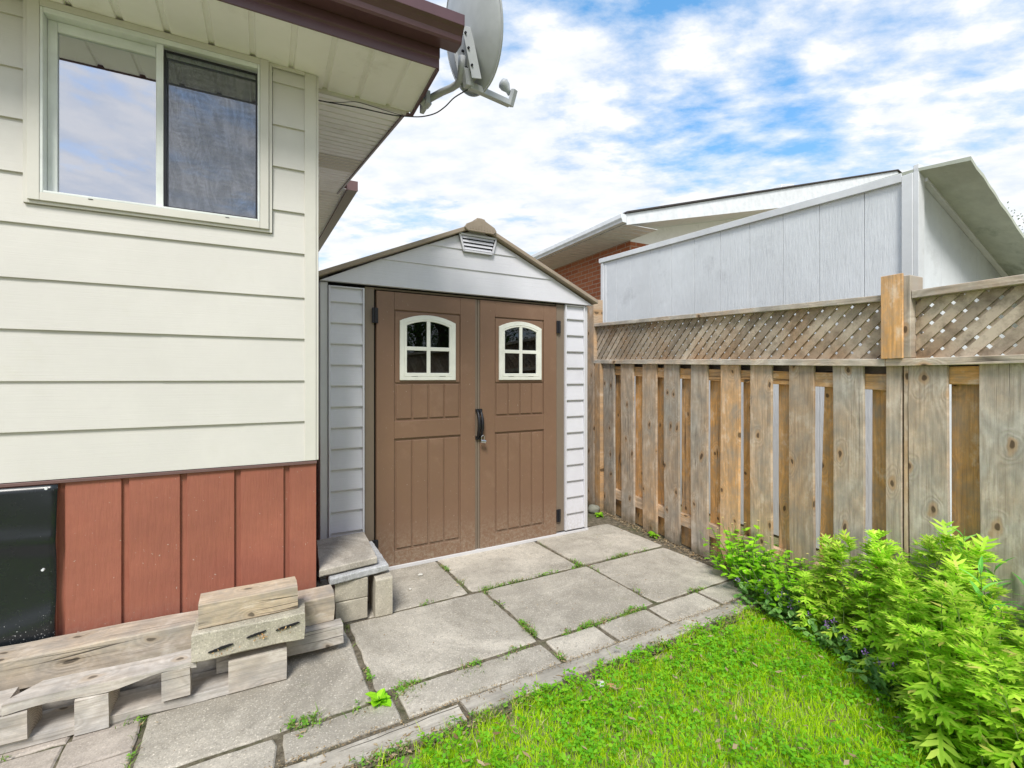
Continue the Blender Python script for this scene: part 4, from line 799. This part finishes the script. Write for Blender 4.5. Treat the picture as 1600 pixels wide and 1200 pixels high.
# ------------------------------------------------------------------ vegetation
def np_mesh(name, verts, faces_flat, loop_n, mat, smooth=False):
    me = bpy.data.meshes.new(name); nv = len(verts); nf = len(loop_n)
    me.vertices.add(nv); me.vertices.foreach_set('co', np.asarray(verts, np.float32).ravel())
    me.loops.add(len(faces_flat)); me.loops.foreach_set('vertex_index', np.asarray(faces_flat, np.int32))
    me.polygons.add(nf); st = np.concatenate([[0], np.cumsum(loop_n)[:-1]]).astype(np.int32); me.polygons.foreach_set('loop_start', st); me.polygons.foreach_set('loop_total', np.asarray(loop_n, np.int32))
    me.update(calc_edges=True); me.validate(); me.materials.append(mat); o = bpy.data.objects.new(name, me); COL.objects.link(o); return o
rng = np.random.default_rng(5)
def to_shed(x, y):
    a = radians(SA); dx, dy = x - SO[0], y - SO[1]; return dx * cos(a) + dy * sin(a), -dx * sin(a) + dy * cos(a)
def to_fence(x, y):
    a = radians(FA); dx, dy = x - FO[0], y - FO[1]; return dx * cos(a) + dy * sin(a), -dx * sin(a) + dy * cos(a)
def lawn_pts(n, x0, x1, y0, y1, thin=True):
    x = rng.uniform(x0, x1, n); y = rng.uniform(y0, y1, n); u, v = to_shed(x, y); fx, fy = to_fence(x, y)
    e = -1.545 + .055 * np.sin(u * 9) * np.cos(u * 23 + 1) + .03 * np.sin(u * 47) - np.where(u < -.1, .05, 0)
    keep = (v < e + rng.normal(0, .022, n)) & (fy < -.12)
    return x[keep], y[keep]
def blades(x, y, hmin, hmax, wmin, wmax, name, mat, bend=.6):
    n = len(x); h = rng.uniform(hmin, hmax, n); w = rng.uniform(wmin, wmax, n); a = rng.uniform(0, 2 * pi, n); la = rng.uniform(0, 2 * pi, n); l = rng.uniform(.1, bend, n) * h
    dx, dy = np.cos(a) * w / 2, np.sin(a) * w / 2; bx, by = np.cos(la) * l, np.sin(la) * l; z0 = np.full(n, -.022)
    V = np.stack([np.stack([x - dx, y - dy, z0], 1), np.stack([x + dx, y + dy, z0], 1), np.stack([x + bx * .35 + dx * .8, y + by * .35 + dy * .8, z0 + h * .6], 1), np.stack([x + bx * .35 - dx * .8, y + by * .35 - dy * .8, z0 + h * .6], 1), np.stack([x + bx, y + by, z0 + h * rng.uniform(.75, 1, n)], 1)], 1)
    i = np.arange(n)[:, None] * 5; F = np.concatenate([i, i + 1, i + 2, i + 3, i + 3, i + 2, i + 4], 1).ravel(); ln = np.tile([4, 3], n)
    return np_mesh(name, V.reshape(-1, 3), F, ln, mat)
M_grass = leafmat('lawn_grass', (.34, .60, .008), (.60, .80, .02), (.70, .64, .30), .5)
x1_, y1_ = lawn_pts(95000, -.9, 2.5, 1.25, 2.95); g1 = blades(x1_, y1_, .022, .062, .0022, .0042, 'lawn_grass', M_grass, .9); tag(g1, 'bright green lawn grass in front of the patio', 'grass', kind='stuff')
x2_, y2_ = lawn_pts(30000, -2.6, 3.6, -.9, 1.3); g2 = blades(x2_, y2_, .03, .075, .004, .007, 'lawn_grass', M_grass, .8); tag(g2, 'lawn grass around the camera', 'grass', kind='stuff')
xd, yd = lawn_pts(30000, -.9, 2.5, 1.25, 2.95); kd_ = np.array([mnoise.noise(Vector((a * 4, b_ * 4, 7))) for a, b_ in zip(xd, yd)]) + rng.normal(0, .3, len(xd)) > .38
g4 = blades(xd[kd_], yd[kd_], .018, .045, .0018, .0035, 'dry_grass', leafmat('dry_thatch', (.50, .42, .18), (.72, .64, .36), None, .3), 1.8); tag(g4, 'dry straw coloured thatch between the green lawn blades', 'dry grass', kind='stuff')
def clover(x, y, name, mat, r0=.005, r1=.010, z0=.01, z1=.05):
    n = len(x); V = []; F = []; LN = []
    for i in range(n):
        z = R.uniform(z0, z1) - .01; a0 = R.uniform(0, 2 * pi); tx, ty = R.uniform(-.5, .5), R.uniform(-.5, .5)
        for k in range(3):
            a = a0 + k * 2.094; r = R.uniform(r0, r1); b0 = len(V); c = (x[i], y[i]); pts = [(0, 0), (r * .9, -r * .55), (r * 1.75, -r * .5), (r * 1.6, 0), (r * 1.75, r * .5), (r * .9, r * .55)]
            for p in pts: px = p[0] * cos(a) - p[1] * sin(a); py = p[0] * sin(a) + p[1] * cos(a); V.append((c[0] + px, c[1] + py, z + px * tx + py * ty))
            F += [b0, b0 + 1, b0 + 2, b0 + 3, b0, b0 + 3, b0 + 4, b0 + 5]; LN += [4, 4]
    return np_mesh(name, V, F, LN, mat)
M_clover = leafmat('clover_leaf', (.13, .46, .012), (.32, .68, .02), None, .35)
cxp, cyp = lawn_pts(26000, -.9, 2.5, 1.35, 2.95)
k_ = np.array([mnoise.noise(Vector((a * 2.6, b_ * 2.6, 0))) for a, b_ in zip(cxp, cyp)]) + rng.normal(0, .45, len(cxp)) > .12
clv = clover(cxp[k_], cyp[k_], 'clover', M_clover, .006, .011); tag(clv, 'darker clover patches growing through the lawn', 'clover', kind='stuff')

# weeds and moss in the joints
def shed_to_world(u, v):
    a = radians(SA); return SO[0] + u * cos(a) - v * sin(a), SO[1] + u * sin(a) + v * cos(a)
jx, jy = [], []
def joint(u0, v0, u1, v1, n, sp=.006, pw=1):
    for i in range(n):
        t = R.random(); cl_ = mnoise.noise(Vector(((u0 + (u1 - u0) * t) * 6, (v0 + (v1 - v0) * t) * 6, 4)))
        if cl_ + R.uniform(-.25, .25) < .14: continue
        x, y = shed_to_world(u0 + (u1 - u0) * t + R.gauss(0, sp), v0 + (v1 - v0) * t + R.gauss(0, sp)); jx.append(x); jy.append(y)
joint(-.7, -1.235, 2.0, -1.222, 2600, .010); joint(-1.1, -1.265, -.3, -1.255, 500, .008); joint(-.4, -.584, 2.0, -.584, 1300, .008); joint(.413, -.58, .413, -.05, 300, .008); joint(.49, -1.2, .49, -.6, 700, .010); joint(-.30, -1.2, -.30, -.6, 300); joint(1.265, -1.2, 1.265, -.6, 200); joint(1.225, -.58, 1.225, 0, 150); joint(-1.09, -1.5, -1.09, -.7, 250); joint(.49, -1.4, .49, -1.23, 150); joint(-.6, -1.28, .3, -1.26, 900, .022); joint(-.6, -1.55, 1.8, -1.53, 1800, .018); joint(-1.1, -.93, -1.5, -.93, 150)
jx, jy = np.array(jx), np.array(jy)
g3 = blades(jx, jy, .02, .045, .002, .004, 'joint_weeds', leafmat('moss_green', (.12, .25, .03), (.26, .40, .06), (.35, .26, .12), .3), 1.3); g3.location.z = .008; tag(g3, 'moss and tiny grass tufts in the slab joints', 'moss', kind='stuff')
jc = clover(jx[::9], jy[::9], 'joint_seedlings', leafmat('seedling_leaf', (.12, .33, .03), (.26, .5, .05), None, .3), .004, .009, .012, .03); tag(jc, 'small seedlings sprouting along the slab joints', 'seedlings', kind='stuff')
# dry litter on the patio and along the fence
V = []; F = []; LN = []
def chip(x, y, s, z=.006):
    b0 = len(V); a = R.uniform(0, 6.28); l, w = s, s * R.uniform(.12, .45)
    for p in ((-l, 0), (-l * .2, -w), (l, -w * .2), (l * .3, w)): px, py = p[0] * cos(a) - p[1] * sin(a), p[0] * sin(a) + p[1] * cos(a); V.append((x + px, y + py, z + R.uniform(0, .006)))
    F.extend([b0, b0 + 1, b0 + 2, b0 + 3]); LN.append(4)
for i in range(420): chip(*shed_to_world(R.uniform(-1.5, 2.1), R.uniform(-1.5, 0)), R.uniform(.002, .007))
for i in range(900):
    k = R.randrange(len(jx)); chip(jx[k] + R.gauss(0, .012), jy[k] + R.gauss(0, .012), R.uniform(.003, .010))
for i in range(1500): chip(*shed_to_world(R.uniform(-1.2, 1.9), R.gauss(-1.425, .012)), R.uniform(.002, .006))
for i in range(1100): chip(*shed_to_world(R.uniform(-1.2, 1.9), R.gauss(-1.54, .035)), R.uniform(.003, .013), .0)
for i in range(1400):
    t = R.uniform(-.2, 2.4); d = -abs(R.gauss(0, .05)) - .002; a = radians(FA); chip(FO[0] + t * cos(a) - d * sin(a), FO[1] + t * sin(a) + d * cos(a), R.uniform(.003, .012))
for i in range(260):
    k = R.randrange(len(x1_)); chip(x1_[k], y1_[k], R.uniform(.008, .02), .035)
lt = np_mesh('leaf_litter', V, F, LN, leafmat('dry_litter', (.20, .12, .05), (.46, .36, .22), None, .1, .8)); tag(lt, 'dry leaf bits and wood chips scattered on the slabs and grass', 'leaf litter', kind='stuff')

def leaf_lobed(b, o, d, up, L_, lobes=3, w=.42, droop=.3):
    """deeply cut mugwort leaf: midrib with pointed side lobes"""
    d = d.normalized(); s = d.cross(up).normalized(); n = s.cross(d)
    def P(t, x): return o + d * (L_ * t) + s * (L_ * x) + n * (-droop * L_ * t * t + .10 * L_ * abs(x))
    vs = [P(0, -.012), P(0, .012), P(.35, .075), P(.35, -.075), P(.7, .07), P(.7, -.07)]; b.add(vs, [(0, 1, 2, 3), (3, 2, 4, 5)])
    b.add([P(.66, -.06), P(.66, .06), P(.84, .11), P(1.05, 0), P(.84, -.11)], [(0, 1, 2, 3, 4)])
    for i in range(lobes):
        t = .3 + .42 * i / max(1, lobes - 1); r = w * (1 - .28 * abs(i - 1))
        for sg_ in (-1, 1):
            b.add([P(t - .05, sg_ * .03), P(t + .09, sg_ * .04), P(t + .24, sg_ * r * .6), P(t + .30, sg_ * r), P(t + .09, sg_ * r * .62)], [(0, 1, 2, 3, 4)])
def leaf_round(b, o, d, up, L_, w=.5, droop=.3):
    d = d.normalized(); s = d.cross(up).normalized(); n = s.cross(d)
    def P(t, x): return o + d * (L_ * t) + s * (L_ * x) + n * (-droop * L_ * t * t + .12 * L_ * abs(x))
    q = [(0, 0), (.15, w * .5), (.3, w * .42), (.42, w * .62), (.58, w * .5), (.7, w * .5), (.85, w * .3), (1, 0)]
    b.add([P(*p) for p in q], [tuple(range(8))]); b.add([P(t, -x) for t, x in q], [tuple(range(8))[::-1]])
def leaf_lance(b, o, d, up, L_, w=.09, droop=.5):
    d = d.normalized(); s = d.cross(up).normalized(); n = s.cross(d); ts = (0, .25, .5, .75, 1); ws = (.3, 1, .95, .6, 0)
    def P(t, x): return o + d * (L_ * t) + s * (L_ * x) + n * (-droop * L_ * t * t + .5 * L_ * abs(x))
    vs = []
    for t, k in zip(ts, ws): vs += [P(t, -w * k), P(t, 0), P(t, w * k)]
    b.add(vs, [(i * 3 + j, i * 3 + j + 1, i * 3 + j + 4, i * 3 + j + 3) for i in range(4) for j in range(2)])
M_mug = leafmat('mugwort_leaf', (.26, .56, .012), (.64, .84, .10), (.66, .60, .16), .4)
M_mugd = leafmat('dark_weed_leaf', (.05, .20, .015), (.12, .34, .03), None, .35)
M_cel = leafmat('celandine_leaf', (.20, .54, .015), (.42, .74, .03), None, .4)
M_lance = leafmat('goldenrod_leaf', (.14, .44, .07), (.30, .60, .13), None, .35)
M_nettle = leafmat('deadnettle_leaf', (.10, .26, .05), (.22, .40, .10), None, .3)
M_stem = plain('green_stem', (.16, .24, .06), .6); M_stemr = plain('reddish_stem', (.20, .15, .08), .6)
M_fy = plain('pale_yellow_petal', (.72, .62, .22), .5); M_fp = plain('purple_petal', (.30, .17, .46), .5)
def plant(kind, H_, seed):
    rr = random.Random(seed); root = bpy.data.objects.new(kind, None); COL.objects.link(root)
    st = MB(); lf = MB(); fl = MB()
    def rv(el): a = rr.uniform(0, 2 * pi); return Vector((cos(a) * cos(el), sin(a) * cos(el), sin(el)))
    if kind == 'mugwort_plant':
        lean = Vector((rr.uniform(-.12, .12), rr.uniform(-.12, .12), 0)) * H_; P = lambda t: Vector((lean.x * t * t, lean.y * t * t, H_ * t))
        st.tube([P(i / 6) for i in range(7)], [.0045 - .0035 * i / 6 for i in range(7)], 5)
        n = int(30 * H_ / .5); ph = 0
        for i in range(n):
            t = .12 + .83 * i / n; ph += 2.4; el = radians(-8 + 42 * t + rr.uniform(-12, 12)); d = Vector((cos(ph) * cos(el), sin(ph) * cos(el), sin(el))); leaf_lobed(lf, P(t), d, Vector((0, 0, 1)), rr.uniform(.07, .13) * (1.12 - .45 * t), 3, rr.uniform(.44, .6), rr.uniform(.1, .6))
            if i % 3 == 0 and t > .3:                  # short side shoot
                e = P(t) + d * .05; st.tube([P(t), e], .0014, 4)
                for k in range(4): leaf_lobed(lf, e, (d + rv(rr.uniform(-.2, .9)) * .8), Vector((0, 0, 1)), rr.uniform(.05, .085), 2, .45, .3)
        for k in range(11): leaf_lobed(lf, P(.95 + .05 * rr.random()), rv(radians(rr.uniform(5, 60))), Vector((0, 0, 1)), rr.uniform(.05, .095), 3, .55, rr.uniform(0, .4))
        mat = M_mug
    elif kind == 'celandine_plant':
        for s_ in range(9):
            d = rv(radians(rr.uniform(45, 85))); e = d * H_ * rr.uniform(.55, 1); st.tube([Vector((0, 0, 0)), e * .5 + Vector((0, 0, .02)), e], .0018, 4)
            for k in range(7):
                o = e * rr.uniform(.35, 1); dd = rv(rr.uniform(-.1, .7)); leaf_round(lf, o, dd, Vector((0, 0, 1)), rr.uniform(.025, .055), .62, .3)
            if s_ % 3 == 0:
                tp_ = e + Vector((0, 0, .05)); st.tube([e, tp_], .001, 4)
                for k in range(4): a = k * pi / 2; leaf_round(fl, tp_, Vector((cos(a), sin(a), .3)), Vector((0, 0, 1)), .0075, .8, .1)
        mat = M_cel
    elif kind == 'goldenrod_plant':
        lean = Vector((rr.uniform(-.15, .15), rr.uniform(-.15, .15), 0)) * H_; P = lambda t: Vector((lean.x * t * t, lean.y * t * t, H_ * t)); st.tube([P(i / 5) for i in range(6)], [.004 - .003 * i / 5 for i in range(6)], 5); ph = 0
        for i in range(26): t = .1 + .88 * i / 26; ph += 2.4; el = radians(25 + 35 * t); leaf_lance(lf, P(t), Vector((cos(ph) * cos(el), sin(ph) * cos(el), sin(el))), Vector((0, 0, 1)), rr.uniform(.10, .15) * (1.1 - .5 * t), .085, rr.uniform(.2, .7))
        mat = M_lance
    elif kind == 'deadnettle_plant':
        for s_ in range(4):
            d = rv(radians(rr.uniform(40, 85))); e = d * H_; st.tube([Vector((0, 0, 0)), e], .0018, 4)
            for k in range(6):
                t = .25 + .75 * k / 6
                for q in range(3): leaf_round(lf, e * t, rv(rr.uniform(-.4, .4)), Vector((0, 0, 1)), rr.uniform(.018, .032), .7, .5)
            if s_ < 2:
                for k in range(11): o = e + Vector((rr.gauss(0, .005), rr.gauss(0, .005), rr.uniform(-.008, .014))); leaf_round(fl, o, rv(rr.uniform(-.2, 1.2)), Vector((0, 0, 1)), .008, .6, .1)
        mat = M_nettle
    elif kind == 'leafy_seedling':
        for k in range(16): leaf_round(lf, Vector((0, 0, .005)), rv(radians(rr.uniform(10, 60))), Vector((0, 0, 1)), rr.uniform(.3, .55) * H_, .65, .5)
        st.tube([Vector((0, 0, 0)), Vector((0, 0, .02))], .002, 4); mat = M_cel
    st.build('stem', M_stem, root, fix=False); lf.build('leaves', mat, root, fix=False)
    if fl.v: fl.build('flower', M_fy if kind == 'celandine_plant' else M_fp, root, fix=False)
    root.location = (0, 0, 0); return root
protos = {('mugwort_plant', i): plant('mugwort_plant', h, 40 + i) for i, h in enumerate((.44, .53, .62, .69))}
protos.update({('celandine_plant', i): plant('celandine_plant', h, 60 + i) for i, h in enumerate((.30, .37))})
protos.update({('goldenrod_plant', i): plant('goldenrod_plant', h, 70 + i) for i, h in enumerate((.55, .66))})
protos.update({('deadnettle_plant', i): plant('deadnettle_plant', h, 80 + i) for i, h in enumerate((.12, .16))})
used = set()
def place(kind, i, x, y, s=1, label='', cat='', group=None, z=-.02):
    p = protos[(kind, i)]
    if (kind, i) in used:
        r = p.copy(); COL.objects.link(r)
        for ch in p.children: c = ch.copy(); COL.objects.link(c); c.parent = r
    else: r = p; used.add((kind, i))
    r.location = (x, y, z); r.rotation_euler = (R.uniform(-.1, .1), R.uniform(-.1, .1), R.uniform(0, 6.28)); r.scale = (s, s, s); tag(r, label, cat, group); return r
def fw(t, d):
    a = radians(FA); return FO[0] + t * cos(a) - d * sin(a), FO[1] + t * sin(a) + d * cos(a)
def edge_d(t):   # front limit of the weed bed (distance in front of the fence)
    return np.interp(t, [1.4, 1.75, 2.0, 2.3, 2.57, 2.82, 3.4], [-.12, -.24, -.28, -.34, -.46, -.64, -.8])
pts = []
def spread(n, t0, t1, dmin, md, near=0.0, far=1.0):
    o = []; tries = 0
    while len(o) < n and tries < 9000:
        tries += 1; t = R.uniform(t0, t1); ed = edge_d(t); d = -dmin - (abs(ed) - dmin) * R.uniform(near, far)
        if all((t - a) ** 2 + (d - c) ** 2 > md * md for a, c in pts): pts.append((t, d)); o.append((t, d))
    return o
for t, d in spread(70, 2.08, 3.5, .08, .045): 
    f = min(1, max(.0, (t - 2.08) / .3)); i = R.choice((0, 1, 2) if f < .5 else (1, 2, 2, 3)); back = 1 - abs(d) / abs(edge_d(t))
    place('mugwort_plant', i, *fw(t, d), (.72 + .25 * back) * R.uniform(.86, 1.1) * (.92 + .08 * f), 'leafy bright green mugwort stalk with cut leaves in the tall clump by the fence', 'weed', 'mugwort stalks in front of the fence')
for t, d in spread(22, 1.42, 2.14, .06, .045): place('celandine_plant', R.choice((0, 1)), *fw(t, d), R.uniform(.8, 1.1), 'celandine with rounded leaves and pale yellow flowers at the left end of the weed bed', 'weed', 'celandine plants beside the fence')
for t, d in spread(9, 2.55, 3.3, .08, .05, 0, .4): place('goldenrod_plant', R.choice((0, 1)), *fw(t, d), R.uniform(.9, 1.1), 'upright weed with long narrow blue-green leaves at the right edge of the bed', 'weed', 'narrow-leaved weeds at the right edge')
for t, d in spread(22, 1.55, 2.6, .12, .03, .75, 1.1): place('deadnettle_plant', R.choice((0, 1)), *fw(t, d), R.uniform(.9, 1.2), 'low dark-leaved weed with purple flower heads at the foot of the mugwort clump', 'weed', 'purple-flowered weeds at the lawn edge')
sd1 = plant('leafy_seedling', .12, 5); sd1.location = on_ground(592, 1096); tag(sd1, 'broad-leaved green rosette weed sprouting from the slab joint near the pallet', 'weed')
sd2 = plant('leafy_seedling', .10, 6); x, y = fw(.62, -.03); sd2.location = (x, y, 0); tag(sd2, 'small green weed at the foot of the fence boards near the shed', 'weed')
sd3 = plant('leafy_seedling', .10, 7); sd3.location = on_ground(938, 806); tag(sd3, 'green weed tuft between the shed corner and the fence', 'weed')
for k_, p_ in protos.items():
    if k_ not in used:
        for c_ in list(p_.children): bpy.data.objects.remove(c_)
        bpy.data.objects.remove(p_)
br_ = MB().tube(catmull([on_ground(1492, 1040) + Vector((0, 0, .02)), on_ground(1505, 1085) + Vector((0, 0, .035)), on_ground(1520, 1120) + Vector((0, 0, .02)), on_ground(1556, 1165) + Vector((0, 0, .03)), on_ground(1600, 1200) + Vector((0, 0, .02))], 5), .0065, 7).build('dead_branch', plain('dead_branch_bark', (.26, .17, .11), .85, bump=.5, bs=60), None, smooth=True); tag(br_, 'brown dead branch lying under the weeds at the front right', 'branch')
# rocks and pebbles
def rock(px, py, s, lab, c=(.35, .33, .29), name='stone', flat=.5):
    bm = bmesh.new(); bmesh.ops.create_icosphere(bm, subdivisions=3, radius=s)
    for v in bm.verts: v.co *= 1 + .22 * mnoise.noise(v.co / s * 1.3 + Vector((px, 0, 0))); v.co.z *= flat
    me = bpy.data.meshes.new(name); bm.to_mesh(me); bm.free(); me.materials.append(plain('stone_' + str(px), c, .85, bump=.6, bs=60)); me.polygons.foreach_set('use_smooth', [True] * len(me.polygons))
    o = bpy.data.objects.new(name, me); COL.objects.link(o); o.location = on_ground(px, py) + Vector((0, 0, s * flat * .6)); tag(o, lab, 'stone')
rock(928, 800, .055, 'rough grey rock beside the right corner of the shed', (.25, .25, .2), flat=.8)
rock(657, 898, .017, 'flat pale pebble on the slab near the doors', (.6, .58, .52), flat=.25)
rock(641, 921, .009, 'tiny round pebble on the slab left of the doors', (.6, .58, .52))
rock(939, 1072, .016, 'white pebble lying in the grass', (.7, .7, .66), flat=.8)
rock(955, 1076, .016, 'reddish pebble in the grass beside the white one', (.45, .24, .12), flat=.8)
# tree beyond the outbuilding, at the right edge
def tree(loc, H_, Rc, label, seed):
    rr = random.Random(seed); root = empty('tree', loc, 0, label, 'tree'); tk = MB()
    tk.tube([(0, 0, 0), (.05, .02, H_ * .3), (-.03, 0, H_ * .6), (0, 0, H_ * .9)], [.16, .12, .07, .02], 9)
    tips = []
    for k in range(22):
        z = H_ * rr.uniform(.3, .85); a = rr.uniform(0, 6.28); e = Vector((cos(a) * Rc * rr.uniform(.5, .9), sin(a) * Rc * rr.uniform(.5, .9), z + rr.uniform(.1, .9))); tk.tube([(0, 0, z), e * .5 + Vector((0, 0, z * .5 + .1)), e], [.04, .025, .01], 5); tips.append(e)
    tk.build('trunk', plain('bark', (.12, .09, .07), .9), root); V = []; F = []; LN = []
    for k in range(300):
        c = rr.choice(tips) + Vector((rr.gauss(0, .45), rr.gauss(0, .45), rr.gauss(0, .4)))
        for q in range(70):
            p = c + Vector((rr.gauss(0, .22), rr.gauss(0, .22), rr.gauss(0, .16))); d = Vector((rr.gauss(0, 1), rr.gauss(0, 1), rr.gauss(0, .6))).normalized(); s = d.cross(Vector((rr.random(), rr.random(), rr.random()))).normalized(); l = rr.uniform(.04, .08); b0 = len(V)
            V.extend([p, p + d * l * .5 + s * l * .28, p + d * l, p + d * l * .5 - s * l * .28]); F.extend([b0, b0 + 1, b0 + 2, b0 + 3]); LN.append(4)
    o = np_mesh('crown', [tuple(v) for v in V], F, LN, leafmat('tree_leaf', (.05, .13, .02), (.12, .24, .04), None, .3)); o.parent = root
tree((15.4, 12.0, 0), 5.2, 1.8, 'leafy green tree showing at the right edge beyond the outbuilding roof', 3)

tree((5.6, -1.6, 0), 4.6, 1.6, 'leafy tree beyond the fence to the right of the lawn', 11)
tree((7.4, -3.9, 0), 5.0, 1.8, 'second leafy tree farther along beyond the fence', 12)
